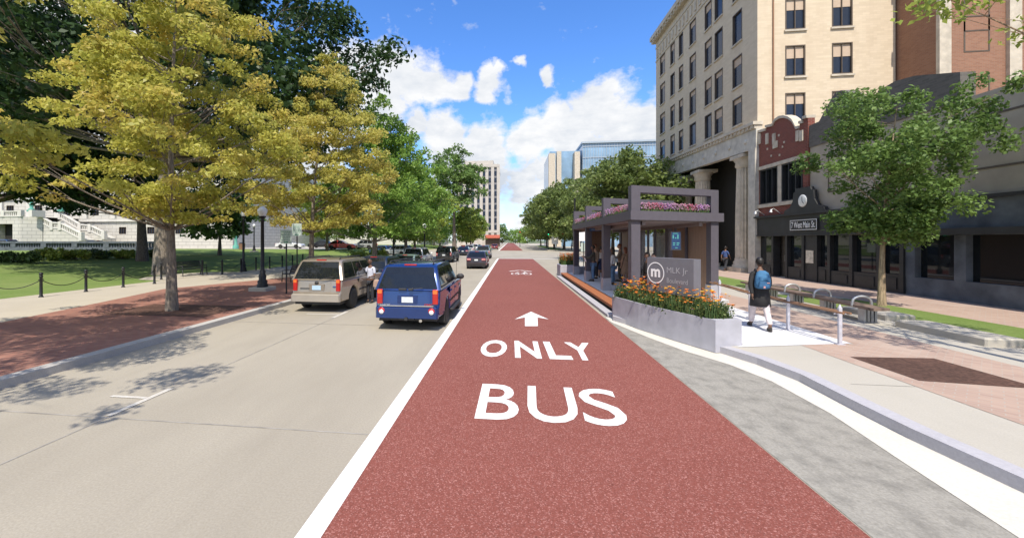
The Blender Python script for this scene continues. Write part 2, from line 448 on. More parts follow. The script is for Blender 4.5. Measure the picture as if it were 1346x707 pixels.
tint = mixc(nt, 1.0, hs.outputs[0], (1.52, 1.66, 2.06), 'MULTIPLY')
skyc = mixc(nt, hz, tint, (3.9, 5.2, 7.2))
L(nt, mixc(nt, mask, skyc, ccol), bg.inputs['Color'])

vs_ = scene.view_settings; vs_.view_transform = 'Standard'; vs_.look = 'None'; vs_.gamma = 1; vs_.exposure = .32; vs_.use_curve_mapping = False
scene.cycles.use_denoising = True; scene.cycles.max_bounces = 6; scene.cycles.transparent_max_bounces = 4; scene.cycles.caustics_reflective = False; scene.cycles.caustics_refractive = False

# ------------------------------------------------------------------ ground, street, pavements
def smooth(t):
    t = max(0, min(1, t)); return t * t * (3 - 2 * t)

def lawn_z(x, y):
    a = smooth((-23.5 - x) / 25); b = smooth((y - 38) / 25) * max(0, min(1, (-19.6 - x) / 6))
    return .12 + .85 * max(a, b)

def Gl(u, v):                              # point of the rising lawn seen at (u, v)
    z = .12
    for _ in range(40):
        p = G(u, v, z); z += .5 * (lawn_z(p.x, p.y) - z)
    return p

sheet('ground', [(-2500, -400), (2500, -400), (2500, 4000), (-2500, 4000)], -.06, M['soil'])
sheet('road', [(-12, -12), (9, -12), (9, 420), (-12, 420)], 0, M['road'])
sheet('cross_street', [(-170, 55), (170, 55), (170, 97), (-170, 97)], .004, M['road'])

b = MB()                                   # lawn terrain
xs = [-19.6, -20.6, -21.6, -22.6, -23.5] + [-23.5 - 2.2 * i for i in range(1, 14)] + [-60, -75, -95, -130, -180]
ys = [-14 + 3.2 * i for i in range(22)] + [60, 70, 85, 110, 140]
vs = [(x, y, lawn_z(x, y)) for y in ys for x in xs]; n = len(xs)
b.add(vs, [(j * n + i, j * n + i + 1, (j + 1) * n + i + 1, (j + 1) * n + i) for j in range(len(ys) - 1) for i in range(n - 1)], 0, True)
struct(b.build('lawn', M['lawn']))

KL = [(-8.15, -12), (-8.15, 30), (-8.5, 31.5), (-9.5, 33.5), (-9.8, 36), (-9.8, 48), (-10.5, 51), (-12.5, 53.6), (-16, 54.6), (-30, 54.6)]
def offset(line, d):
    out = []
    for i, p in enumerate(line):
        a = Vector(line[max(0, i - 1)]); c = Vector(line[min(len(line) - 1, i + 1)]); t = (c - a).normalized()
        out.append((p[0] - t.y * d, p[1] + t.x * d))
    return out
def strip(name, a, bb, z0, z1, mat, cut=None):
    q = MB()
    for i in range(len(a) - 1):
        p = [a[i], a[i + 1], bb[i + 1], bb[i]]
        q.hexa([(*k, z0) for k in p] + [(*k, z1) for k in p])
    return struct(q.build(name, mat))
KLi = offset(KL, .26)
strip('kerb', KL, KLi, -.02, .145, M['kerb'])
walkp = KLi + [(-30, 54.5), (-19.6, 46), (-19.6, -12)]
sheet('pavement', KLi[:-1] + [(-19.6, 54.2), (-19.6, -12)], .13, M['walk'], .1)
tb = [(-8.41, -12), (-8.41, 29.5), (-13.2, 29.5), (-13.5, 24)] + [tuple(G(u, v, .13)[:2]) for u, v in ((215, 380), (130, 398), (0, 424))] + [(-13.6, -12)]
sheet('brick_terrace', tb, .134, M['terrace'])
sheet('bench_pad', [(-19.62, 20.8), (-19.62, 27.2), (-21.4, 26.8), (-22.3, 25.5), (-22.3, 22.6), (-21.4, 21.2)], .138, M['walk'])
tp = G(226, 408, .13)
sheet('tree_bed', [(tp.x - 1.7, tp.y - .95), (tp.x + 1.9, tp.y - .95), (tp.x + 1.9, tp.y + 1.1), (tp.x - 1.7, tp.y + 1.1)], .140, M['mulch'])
# drive of the government building
b = MB(); xs2 = [-130, -100, -80, -60, -48, -40, -33, -28]
for i in range(len(xs2) - 1):
    p = [(xs2[i], 63), (xs2[i + 1], 63), (xs2[i + 1], 92), (xs2[i], 92)]
    b.add([(x, y, lawn_z(x, y) + .02) for x, y in p], [(0, 1, 2, 3)])
struct(b.build('driveway', M['slab']))

# right hand side of the street
KR = [(4.95, -12), (4.9, 3)] + [tuple(G(u, v)[:2]) for u, v in ((1199.6, 580), (1129, 543.7), (1052.7, 503), (995, 480), (942, 463), (870, 441))] + [(3.03, 12.75), (3.18, 13.3)]
KRi = offset(KR, -.22)
strip('kerb', KR, KRi, -.02, .15, M['newkerb'])
GU = [(4.0, -12), (3.95, 3), G(1184, 606)[:2], G(1091, 543.7)[:2], G(1014.5, 501.7)[:2], G(960, 480)[:2], G(900, 461.7)[:2], G(850, 443)[:2], (2.93, 12.5), (2.93, 13.3)]
GU = [tuple(p) for p in GU]
def ribbon(name, a, bb, z, mat):
    q = MB()
    for i in range(len(a) - 1):
        q.add([(*a[i], z), (*bb[i], z), (*bb[i + 1], z), (*a[i + 1], z)], [(0, 1, 2, 3)])
    return struct(q.build(name, mat))
ribbon('gutter', GU, [(x + .06, y) for x, y in KR], .010, M['gutter'])
ribbon('bus_bay', [(2.9, p[1]) for p in GU], [(max(p[0], 2.901) + .02, p[1]) for p in GU], .005, M['asphalt'])
LX0, LX1 = -1.52, 2.88
sheet('bus_lane', [(LX0, -12), (LX1, -12), (LX1, 54.2), (LX0, 54.2)], .008, M['red'])
sheet('bus_lane', [(-2.6, 97), (2.9, 97), (2.9, 400), (-2.6, 400)], .012, M['red'])
sheet('lane_line', [(LX0 - .20, -12), (LX0 + .005, -12), (LX0 + .005, 54.2), (LX0 - .22, 54.2)], .012, M['white'])
sheet('lane_line', [(-2.9, 97), (-2.6, 97), (-2.6, 400), (-2.9, 400)], .014, M['white'])
sheet('stop_line', [(LX0 - .2, 54.2), (9, 54.2), (9, 54.75), (LX0 - .2, 54.75)], .012, M['white'])
b = MB()
for x in (-5.42,): b.box(x - .012, x + .012, -12, 54, .003, .0045)
for y in (-2.0, 4.9, 11.2, 17.4, 24, 30, 36.4, 42.5, 48.6):
    b.box(-8.12, LX0 - .23, y - .012, y + .012, .003, .0048)
b.box(-12, 9, 60.5, 60.53, .005, .0065)
struct(b.build('road_joints', M['joint']))
b = MB()
def dash(x, y0, y1, wd=.12): b.add([(x - wd / 2, y0, .008), (x + wd / 2, y0, .008), (x + wd / 2, y1, .008), (x - wd / 2, y1, .008)], [(0, 1, 2, 3)])
dash(-5.45, 4.95, 6.0, .09); b.add([(-6.1, 5.55, .0085), (-5.50, 5.55, .0085), (-5.50, 5.62, .0085), (-6.1, 5.62, .0085)], [(0, 1, 2, 3)])
dash(-5.45, 12.1, 13.2); b.add([(-6.6, 12.6, .0085), (-5.51, 12.6, .0085), (-5.51, 12.72, .0085), (-6.6, 12.72, .0085)], [(0, 1, 2, 3)])
dash(-5.45, 19, 20.1); dash(-5.45, 26, 27.1)
struct(b.build('parking_marks', M['paint_line']))

b = MB()
for y in (1.6, 4.4, 7.2):
    b.add([(5.3, y - .01, .1515), (6.18, y - .01, .1515), (6.18, y + .01, .1515), (5.3, y + .01, .1515)], [(0, 1, 2, 3)])
struct(b.build('pavement_joints', M['joint']))
# lettering on the lane
def ground_quad(u0, u1, vb, vt):
    return G(u0, vb), G(u1, vb), G(u0, vt)
def word(name, cells, y0, y1, bold):
    q = MB()
    for ch, x0, x1, sl in cells:
        put_text(q, ch, (x0, y0, .013), (x1 - x0, 0, 0), (sl, y1 - y0, 0), 0, bold)
    return tag(struct(q.build(name, M['white'])), 'white word painted on the red bus lane')
yb, yt = G(700, 555).y, G(700, 508).y
word('bus_lettering', [('B', G(623, 553).x, G(682, 553).x, .02), ('U', G(693, 553).x, G(763, 553).x, .06), ('S', G(768, 555).x, G(826, 555).x, .1)], yb, yt, .006)
yb2, yt2 = G(700, 471.5).y, G(700, 449).y
word('only_lettering', [('O', G(627, 470).x, G(664, 470).x, .06), ('N', G(677, 470).x, G(712, 470).x, .0), ('L', G(722, 470).x, G(752, 470).x, -.03), ('Y', G(749, 470).x, G(785, 470).x, .04)], yb2, yt2, .028)
b = MB()
ar = [(690, 429), (690, 417.5), (676.5, 420), (698, 410), (721, 420), (706.5, 417.5), (707, 429)]
b.add([(*G(u, v)[:2], .013) for u, v in ar], [(0, 1, 5, 6), (1, 3, 5), (1, 2, 3), (3, 4, 5)])
struct(b.build('lane_arrow', M['white']))
b = MB()                                   # bicycle symbol
c0 = G(685, 360)
def flat(pts, wd):
    for i in range(len(pts) - 1):
        a, c = Vector((*pts[i], 0)), Vector((*pts[i + 1], 0)); t = (c - a).normalized(); nn = Vector((-t.y, t.x, 0)) * wd / 2
        b.add([a + nn + Vector((0, 0, .0135)), a - nn + Vector((0, 0, .0135)), c - nn + Vector((0, 0, .0135)), c + nn + Vector((0, 0, .0135))], [(0, 1, 2, 3)])
def ring(cx, cy, rx, ry, wd):
    flat([(cx + rx * math.cos(2 * math.pi * k / 20), cy + ry * math.sin(2 * math.pi * k / 20)) for k in range(21)], wd)
X_, Y_ = c0.x, c0.y
ring(X_ - .42, Y_, .26, .75, .08); ring(X_ + .45, Y_, .26, .75, .08)
flat([(X_ - .42, Y_), (X_ - .22, Y_ + 1.2), (X_ + .32, Y_ + 1.25), (X_ + .02, Y_ - .1), (X_ - .42, Y_)], .08)
flat([(X_ + .45, Y_), (X_ + .28, Y_ + 1.8), (X_ + .46, Y_ + 1.9)], .08); flat([(X_ - .25, Y_ + 1.6), (X_ - .1, Y_ + 1.65)], .12)
flat([(X_ - .85, Y_ + 2.2), (X_, Y_ + 3.5), (X_ + .85, Y_ + 2.2)], .2)
struct(b.build('bicycle_marking', M['white']))

# pavement on the shop side
inner = KRi[1:]
sheet('pavement', [(5.2, -12)] + [KRi[1]] + KRi[2:] + [(3.7, 13.6), (3.7, 28.5), (5.2, 33), (7.2, 48), (9.5, 53), (13, 54.5), (60, 54.5), (60, -12)], .148, M['slab'], .1)
sheet('paver_walk', [(6.2, 10.2), (6.2, 7.2), (6.25, -12), (9.0, -12), (9.0, 40), (7.45, 40), (7.4, 9.95)], .153, M['paver'])
sheet('paver_walk', [(13.0, -12), (16.45, -12), (16.45, 54), (13.0, 54)], .153, M['paver'])
sheet('tree_bed', [(6.5, 7.5), (8.0, 7.3), (8.0, 8.95), (6.5, 8.85)], .158, M['mulch'])  # mulch patch sized and darkened to stand in for shade on the bed
for poly in ([(10.65, 9.5), (13.0, 9.5), (13.0, 17.2), (12.2, 18.6), (10.65, 18.6)], [(10.9, 20.2), (13.0, 19.2), (13.0, 30), (10.9, 30)], [(10.65, -12), (13, -12), (13, 7.5), (10.65, 7.5)]):
    sheet('grass_strip', poly, .158, M['lawn'])
sheet('kerb_ramp', [(4.72, 9.35), (7.38, 10.02), (7.42, 15.0), (5.1, 13.3), (4.98, 9.6)], .157, M['platform'])
# the far side of the crossing
for sgn, x0, x1 in ((1, 8.6, 90), (-1, -90, -11)):
    sheet('pavement', [(x0, 97.6), (x1, 97.6), (x1, 300), (x0, 300)], .148, M['walk'], .15)
sheet('grass_strip', [(10, 100), (13.5, 100), (13.5, 180), (10, 180)], .155, M['lawn'])
# slabs that edge the planting beds
for k, (y0, y1, xx, hh) in enumerate(((10.1, 12.2, 10.0, .32), (13.0, 14.6, 10.45, .30), (7.2, 9.4, 10.1, .32))):
    b = MB(); b.rbox(xx, xx + .75, y0, y1, .14, .15 + hh * .55, .03)
    tag(b.build('stone_slab', M['slab']), ['pale stone edging slab in front of the grass, near the end of the long bench', 'pale stone edging slab beside the small tree, behind the bench end', 'pale stone edging slab beyond the mulch bed on the shop side'][k], 'slab')
# ------------------------------------------------------------------ foliage
def leaf_mesh(name, cen, rad, cnt, size, mat, seed, up=.5, tint=None, warm=None, elong=1.5):
    rg = np.random.default_rng(seed)
    cen = np.asarray(cen, float); rad = np.asarray(rad, float); k = len(cen)
    cnt = np.full(k, cnt) if np.isscalar(cnt) else np.asarray(cnt)
    idx = np.repeat(np.arange(k), cnt); n = len(idx)
    d = rg.normal(size=(n, 3)); d /= np.linalg.norm(d, axis=1)[:, None]
    rr = rg.random(n) ** .45
    p = cen[idx] + d * rad[idx] * rr[:, None]
    p[:, 2] -= .22 * rad[idx, 0] * (np.hypot(d[:, 0], d[:, 1]) * rr) ** 2        # sprays droop at their tips
    nr = rg.normal(size=(n, 3)) * .75 + d * .35; nr[:, 2] += up; nr /= np.linalg.norm(nr, axis=1)[:, None]
    t = rg.normal(size=(n, 3)); t -= nr * (t * nr).sum(1)[:, None]; t /= np.linalg.norm(t, axis=1)[:, None]
    s = np.cross(nr, t); sz = size * (.65 + .7 * rg.random(n))[:, None]
    fold = nr * sz * .16
    q = np.stack([p - t * sz * .5 * elong, p + s * sz * .42 + fold, p + t * sz * .5 * elong, p - s * sz * .42 + fold], 1)
    me = bpy.data.meshes.new(name)
    me.vertices.add(n * 4); me.vertices.foreach_set('co', q.reshape(-1).astype(np.float32))
    me.loops.add(n * 4); me.loops.foreach_set('vertex_index', np.arange(n * 4, dtype=np.int32))
    me.polygons.add(n); me.polygons.foreach_set('loop_start', np.arange(0, n * 4, 4, dtype=np.int32)); me.polygons.foreach_set('loop_total', np.full(n, 4, dtype=np.int32))
    tv = (rg.random(k) if tint is None else np.asarray(tint))[idx] * .55 + rg.random(n) * .45
    wv = (rg.random(k) if warm is None else np.asarray(warm))[idx] * .65 + rg.random(n) * .35
    for nm, val in (('tint', tv), ('warm', wv)):
        at = me.attributes.new(nm, 'FLOAT', 'FACE'); at.data.foreach_set('value', val.astype(np.float32))
    me.materials.append(mat); me.update(); me.validate()
    o = bpy.data.objects.new(name, me); COL.objects.link(o)
    return o

def prof_at(prof, t):
    for (a, ra), (c, rc) in zip(prof, prof[1:]):
        if t <= c: return ra + (rc - ra) * (t - a) / max(1e-6, c - a)
    return prof[-1][1]

CONE = [(0, .55), (.12, .9), (.28, 1.0), (.5, .82), (.75, .5), (.92, .24), (1, .06)]
OVAL = [(0, .45), (.15, .82), (.4, 1.0), (.65, .95), (.85, .68), (1, .22)]
DOME = [(0, .5), (.12, .88), (.35, 1.0), (.65, .93), (.85, .70), (1, .3)]

def tree(name, label, cat, loc, z0, h, rad, tr, lm, bm, ncl, nleaf, leaf, clr, seed, prof=CONE, flat=.42, group=None, lean=(0, 0), shift=(0, 0), hollow=.35, limbs=26, lobes=.22, up=.5, fork=None, warm_side=0.0, squash=1.0):
    """trunk + limbs in one mesh, leaf sprays in another; z0..h is the height range of the crown above the base"""
    rnd = random.Random(seed); rg = np.random.default_rng(seed)
    T = thing(name, label, cat, loc, 0, group)
    ph = [rnd.uniform(0, 6.28) for _ in range(6)]
    cs, rs, tn, wm = [], [], [], []
    tries = 0
    while len(cs) < ncl and tries < ncl * 30:
        tries += 1
        t = rnd.random(); a = rnd.uniform(0, 6.283)
        pr = prof_at(prof, t)
        if rnd.random() > pr * .85 + .15: continue
        lob = 1 + lobes * (math.sin(3 * a + ph[0] + 5 * t) * .5 + math.sin(5 * a + ph[1] - 9 * t) * .35 + math.sin(2 * a + ph[2] + 14 * t) * .35)
        f = hollow + (1 - hollow) * rnd.random() ** .55
        r = rad * pr * lob * f
        z = z0 + (h - z0) * t
        x = math.cos(a) * r + shift[0] * (z / h) + lean[0] * z; y = math.sin(a) * r * squash + shift[1] * (z / h) + lean[1] * z
        z += -.10 * r + rnd.uniform(-.1, .1) * clr
        sc = clr * rnd.uniform(.6, 1.3) * (1.0 if t < .8 else .75)
        cs.append((x, y, z)); rs.append((sc, sc, sc * flat * rnd.uniform(.75, 1.3)))
        tn.append(rnd.random()); wm.append(min(1, max(0, rnd.random() * .75 + warm_side * f)))
    cr = leaf_mesh('crown', cs, rs, [max(6, int(nleaf * (r[0] / clr) ** 2)) for r in rs], leaf, lm, seed, up, tn, wm)
    cr.parent = T
    b = MB()
    top = z0 + (h - z0) * .86
    steps = 9; ax = []
    for i in range(steps + 1):
        t = i / steps; z = top * t
        ax.append(Vector((lean[0] * z + shift[0] * (z / h) ** 2 * .85 + .10 * tr * 6 * math.sin(4 * t + ph[3]) * t, lean[1] * z + shift[1] * (z / h) ** 2 * .85 + .10 * tr * 6 * math.sin(3.3 * t + ph[4]) * t, z)))
    rr = [tr * 1.32, tr * 1.06] + [tr * (1 - .9 * ((i) / steps) ** .8) for i in range(2, steps + 1)]
    ax[1] = ax[0].lerp(ax[1], .6)
    b.tube([ax[0] + Vector((0, 0, -.15))] + ax, [rr[0] * 1.12] + rr, 12)
    def axis(z):
        t = max(0, min(1, z / top)) * steps; i = min(steps - 1, int(t)); return ax[i].lerp(ax[i + 1], t - i)
    pick = sorted(range(len(cs)), key=lambda i: -((i * 7919) % 101))[:limbs]
    for i in pick:
        c = Vector(cs[i]); dist = math.hypot(c.x - axis(c.z).x, c.y - axis(c.z).y)
        za = max(z0 * .84, c.z - dist * rnd.uniform(.45, .95)); za = min(za, top * .96)
        a = axis(za); ra = max(.010, min(tr * .36, tr * .34 * (1 - .75 * za / top)))
        m1 = a.lerp(c, .45) + Vector((rnd.uniform(-.1, .1) * dist, rnd.uniform(-.1, .1) * dist, -.04 * dist))
        b.tube([a, m1, c], [ra, ra * .6, ra * .16], 6)
        for _ in range(3):
            e = c + Vector((rnd.gauss(0, 1), rnd.gauss(0, 1), rnd.gauss(0, .5))) * rs[i][0] * .7
            s0 = m1.lerp(c, rnd.uniform(.1, .9)); b.tube([s0, e], [ra * .3, ra * .08], 4)
    b.build('trunk', bm, T)
    return T

def bush(label, loc, rx, ry, rz, seed, mat=None, n=900, leaf=.1, group=None):
    rnd = random.Random(seed); T = thing('shrub', label, 'shrub', loc, 0, group)
    cs = [(rnd.uniform(-1, 1) * rx * .75, rnd.uniform(-1, 1) * ry * .75, rz * rnd.uniform(.3, .85)) for _ in range(14)]
    rs = [(rx * .4 * rnd.uniform(.7, 1.2), ry * .4 * rnd.uniform(.7, 1.2), rz * .32) for _ in cs]
    f = leaf_mesh('foliage', cs, rs, n // 14, leaf, mat or M['shrub'], seed, .4); f.parent = T
    b = MB()
    for c in cs[:7]: b.tube([(c[0] * .2, c[1] * .2, -.05), c], [.03, .008], 5)
    b.build('stem', M['bark_dark'], T)
    return T

KT = 'street maples along the kerb beside the brick terrace'
tree('maple_tree', 'broad yellowing maple in the mulch bed of the brick terrace', 'tree', tp, 3.1, 12.6, 4.5, .15, M['maple'], M['bark_grey'], 300, 170, .092, .56, 3, [(0, .36), (.08, .74), (.2, 1.0), (.34, .88), (.5, .64), (.68, .46), (.85, .34), (1, .12)], .34, KT, hollow=.15, limbs=46, lobes=.34, lean=(.0, 0), shift=(.1, 0), warm_side=.25)
p = Vector((-11.4, 22.4, .13))
tree('maple_tree', 'golden maple behind the tan wagon, the most orange of the street trees', 'tree', p, 3.2, 12.9, 4.6, .16, M['maple2'], M['bark_grey'], 270, 130, .118, .62, 8, [(0, .6), (.12, .92), (.28, 1.0), (.5, .78), (.72, .5), (.9, .28), (1, .08)], .40, KT, hollow=.2, limbs=50, lobes=.28, shift=(1.3, 0))
p = Vector((-11.3, 33.3, .13))
tree('maple_tree', 'fresh green maple with a tall pointed top behind the golden one', 'tree', p, 2.8, 14.4, 4.9, .22, M['green'], M['bark_grey'], 215, 110, .18, .88, 11, CONE, .5, KT, hollow=.2, limbs=40, lobes=.25, shift=(.6, 0))
p = Vector((-11.2, 43.2, .13))
t4 = tree('maple_tree', 'green maple beside the parked white wagon', 'tree', p, 2.9, 13.2, 4.7, .21, M['green'], M['bark_grey'], 170, 80, .24, 1.0, 14, OVAL, .55, KT, hollow=.2, limbs=30)
tree('maple_tree', 'pale green maple on the corner before the crossing', 'tree', (-12.2, 51.6, .13), 2.6, 11.0, 4.4, .2, M['lime'], M['bark_grey'], 150, 60, .3, 1.1, 17, OVAL, .55, KT, hollow=.2, limbs=26)
tree('maple_tree', 'yellow maple at the edge of view whose low branches hang over the terrace', 'tree', (-10.4, 1.7, .13), 5.6, 12.0, 5.0, .17, M['maple'], M['bark_grey'], 280, 170, .085, .56, 21, CONE, .38, KT, hollow=.22, limbs=60, lobes=.25)
# lawn oaks
o1 = Gl(213, 361)
tree('oak_tree', 'huge dark oak whose thick trunk stands by the lawn bench', 'tree', (o1.x, o1.y, o1.z), 9.2, 26, 13.2, .46, M['oak'], M['bark_grey'], 360, 150, .29, 1.75, 5, DOME, .5, 'old oaks on the lawn', hollow=.35, limbs=110, lobes=.3, shift=(-1.0, 3))
o2 = Gl(187, 343)
tree('oak_tree', 'dark oak with a straight trunk standing further back on the lawn', 'tree', (o2.x, o2.y, o2.z), 5.4, 22, 10.5, .42, M['oak'], M['bark_dark'], 240, 130, .29, 1.65, 6, DOME, .5, 'old oaks on the lawn', hollow=.3, limbs=80, lobes=.3, shift=(-7.5, 2))
tree('oak_tree', 'dark oak at the edge of the view in front of the granite building', 'tree', (-40, 26.5, lawn_z(-40, 26.5)), 5.2, 21, 8.6, .5, M['oak'], M['bark_dark'], 180, 120, .28, 1.5, 7, DOME, .5, 'old oaks on the lawn', hollow=.3, limbs=60, lobes=.3)
tree('oak_tree', 'broad green oak rising behind the street maples in front of the stone tower', 'tree', (-13.8, 101, .15), 11.5, 25.5, 7.0, .5, M['elm'], M['bark_dark'], 150, 75, .42, 1.6, 19, DOME, .5, hollow=.25, limbs=40, lobes=.35)
# mid-distance trees round the drive
mid = [(-36, 47, 9, 3.8, 'elm', 'small leafy tree on the lawn before the drive, beyond the bench'), (-27, 58, 12, 4.6, 'lime', 'light green tree beside the drive, behind the red sedan'),
       (-60, 98, 15, 7, 'elm', 'green tree behind the white pickup on the drive'), (-44, 100, 14, 7, 'elm', 'green tree behind the cars of the drive, beyond the lamp post'),
       (-30, 104, 16, 7.5, 'lime', 'yellow green tree behind the silver wagon of the drive'), (-19, 110, 16, 7, 'green', 'bright green tree past the end of the drive'),
       (-74, 112, 17, 8, 'oak', 'dark tree behind the drive next to the granite building'), (-10.6, 110, 12, 4.2, 'lime', 'pale young tree on the corner past the crossing'),
       (-13, 122, 13, 5, 'lime', 'yellow green tree past the crossing in front of the stone tower'), (-13, 142, 13, 5.2, 'green', 'green tree at the foot of the stone tower'),
       (-24, 128, 17, 7, 'green', 'tall green tree behind the corner, past the crossing')]
for i, (x, y, h, r, mt, lb) in enumerate(mid):
    tree('park_tree', lb, 'tree', (x, y, lawn_z(x, y) if y < 140 and x < -19.6 else .13), 2.4, h, r, .22, M[mt], M['bark_dark'], 85, 48, .42, r * .27, 40 + i, OVAL, .6, 'trees round the drive and beyond the crossing', hollow=.25, limbs=16)
# trees on the shelter side
row = [(12.9, 44.5, 11.5, 5.2, 'dark leafy street tree right behind the shelter roof, the nearest of its row'), (12.4, 52.3, 12.0, 5.2, 'dark leafy street tree behind the shelter, at the crossing corner'),
       (12.8, 101, 16.8, 7.6, 'dense street tree beyond the crossing next to the signal pole'), (12.0, 116, 17, 7.4, 'dense street tree beyond the crossing, second from the signal pole'), (11.5, 134, 17, 6.8, 'street tree far past the crossing, over the parked bicycles'),
       (11.5, 160, 17, 7, 'street tree far down the road, the last that stands clear of the others'), (18.6, 91, 17.6, 8.0, 'tall tree in front of the glass office block')]
for i, (x, y, h, r, lb) in enumerate(row):
    tree('street_tree', lb, 'tree', (x, y, .15), 3.6, h, r, .24, M['linden'], M['bark_dark'], 140, 110, .26 if y < 60 else .40, r * .24, 60 + i, DOME, .55, 'street trees on the shop side', hollow=.3, limbs=22)
pt = G(1159, 402, .15)
tree('young_tree', 'small glossy green tree with a bare pale trunk before the black shopfront', 'tree', pt, 2.35, 7.6, 2.15, .10, M['elm'], M['bark_tan'], 165, 150, .095, .42, 77, [(0, .3), (.14, .55), (.32, .82), (.55, 1.02), (.8, 1.12), (1, .72)], .85, hollow=.15, limbs=40, lobes=.5, shift=(.6, 0))
tree('locust_tree', 'feathery light green tree hanging into view above the shopfronts', 'tree', (9.6, 7.6, .15), 5.6, 10.5, 2.9, .12, M['lime'], M['bark_tan'], 90, 75, .085, .45, 78, OVAL, .4, hollow=.2, limbs=30)
for i, (x, y, h, r, lb) in enumerate([(-6, 300, 15, 6, 'tall tree closing the end of the street'), (4, 330, 12, 7, 'broad tree at the far end of the street'), (12, 300, 13, 7, 'tree at the far end of the street beside the signal'), (-22, 290, 14, 7, 'tree far behind the awning shop')]):
    tree('distant_tree', lb, 'tree', (x, y, 0), 1.5, h, r, .3, M['green' if i else 'elm'], M['bark_dark'], 60, 30, .8, r * .3, 90 + i, CONE if i == 0 else OVAL, .7, 'trees closing the street', limbs=8)
# shrubs
for i, (u, v, rx, rz, lb) in enumerate([(70, 338, 1.3, 1.0, 'yellow green shrub under the grey balustrade wall, near its middle'), (100, 337, 1.5, .9, 'low dark shrub under the grey balustrade wall beside the yellow green one'), (130, 336, 1.6, .9, 'long low shrub under the balustrade wall, before the oak trunk'),
                                      (25, 341, 2.2, .9, 'dark spreading shrub under the balustrade wall at the edge of view'), (205, 335, 1.6, .9, 'round shrub at the end of the balustrade wall'), (160, 336, 1.4, .8, 'pale shrub under the balustrade wall, just before the straight oak trunk')]):
    q = Gl(u, v + 4); bush(lb, q, rx, .8, rz, 200 + i, M['lime'] if 'yellow' in lb or 'pale' in lb else None, n=1200, leaf=.17, group='shrubs along the balustrade wall')
for i, (u, v, s, lb) in enumerate([(472, 338, 1.5, 'olive shrub mound on the corner bed behind the dark sedan'), (502, 337, 1.1, 'small round green shrub on the corner bed behind the navy car')]):
    q = G(u, v + 6, .13); bush(lb, (q.x, 42 + i, .13), s, s * .7, 1.35, 220 + i, M['lime'], n=1300, leaf=.14, group='shrubs on the corner bed')
# ------------------------------------------------------------------ buildings
def windows_on(b_frame, b_glass, o, ex, n, w, h, sill=None, blind=0.0, bb=None, rec=.12, mull=1):
    """one window: o = lower corner on the wall plane, ex = unit vector along the wall, n = outward normal"""
    o, ex, n = Vector(o), Vector(ex), Vector(n); up = Vector((0, 0, 1)); f = .07
    def bar(x0, x1, z0, z1, d0, d1, bld):
        p = [o + ex * x0 + up * z0 + n * d0, o + ex * x1 + up * z0 + n * d0, o + ex * x1 + up * z0 + n * d1, o + ex * x0 + up * z0 + n * d1]
        bld.hexa([*p, *[q + up * (z1 - z0) for q in p]])
    bar(0, f, 0, h, -rec, .02, b_frame); bar(w - f, w, 0, h, -rec, .02, b_frame); bar(f, w - f, h - f, h, -rec, .02, b_frame); bar(f, w - f, 0, f, -rec, .02, b_frame)
    for k in range(mull):
        x = w * (k + 1) / (mull + 1); bar(x - .025, x + .025, f, h - f, -rec + .03, -.01, b_frame)
    bar(f, w - f, f, h - f, -rec, -rec + .02, b_glass)
    if blind and bb is not None: bar(f, w - f, h - f - (h - 2 * f) * blind, h - f, -rec + .021, -rec + .045, bb)

def wall_with_holes(q, o, ex, length, z0, z1, holes, n, thick=.35, m=0, rec=.14):
    """wall face cut round its window openings; holes = (x0, x1, za, zb)"""
    o, ex, n = Vector(o), Vector(ex), Vector(n); up = Vector((0, 0, 1))
    xs = sorted({0, length, *[h[0] for h in holes], *[h[1] for h in holes]}); zs = sorted({z0, z1, *[h[2] for h in holes], *[h[3] for h in holes]})
    P = lambda x, z, d=0: o + ex * x + up * z + n * d
    for i in range(len(xs) - 1):
        for j in range(len(zs) - 1):
            cx, cz = (xs[i] + xs[i + 1]) / 2, (zs[j] + zs[j + 1]) / 2
            if any(h[0] < cx < h[1] and h[2] < cz < h[3] for h in holes): continue
            q.add([P(xs[i], zs[j]), P(xs[i + 1], zs[j]), P(xs[i + 1], zs[j + 1]), P(xs[i], zs[j + 1])], [(0, 1, 2, 3)], m)
    for x0, x1, za, zb in holes:
        q.add([P(x0, za), P(x1, za), P(x1, zb), P(x0, zb), P(x0, za, -rec), P(x1, za, -rec), P(x1, zb, -rec), P(x0, zb, -rec)], [(0, 1, 5, 4), (1, 2, 6, 5), (2, 3, 7, 6), (3, 0, 4, 7)], m)

# --- buff brick block with the columned base
FX = 16.45
T = thing('brick_office_building', 'tall buff brick corner building with a pale columned base beside the shelter', 'building', (FX, 30, .15)); T['_w'] = (FX, 30, .15)
Y0b, Y1b, ZR = 30.0, 49.4, 25.2
q = MB(); holes_s = []; wins = []
slope = lambda y, z: .028 * (y - 30) * max(0, min(1, (26 - z) / 14))
cols = [(u, (G(u, 400).y)) for u in ()]
def fy(u): return atX(u, 300, FX).y
colpx = [(963, 975.5), (939.5, 950), (926.5, 935.5), (906.5, 914.8), (892.5, 898), (881.3, 887), (867.8, 874.2)]
rows = [(10.75, 12.75), (13.55, 15.75), (16.75, 19.0), (19.95, 22.1)]
for u0, u1 in colpx:
    ya, yb_ = sorted((fy(u0), fy(u1)))
    for za, zb in rows:
        dz = .03 * ((ya + yb_) / 2 - 30)
        holes_s.append((ya - 30, yb_ - 30, za + dz, zb + dz))
wall_with_holes(q, (FX, 30, 0), (0, 1, 0), Y1b - 30, 10.2, ZR, holes_s, (-1, 0, 0))
holes_f = []
for x0 in (18.15, 20.95):
    for za, zb in ((7.3, 9.2), (10.25, 12.2), (13.3, 15.35), (16.4, 18.5), (19.5, 21.6), (22.5, 24.2)):
        holes_f.append((x0 - FX, x0 - FX + 1.22, za, zb))
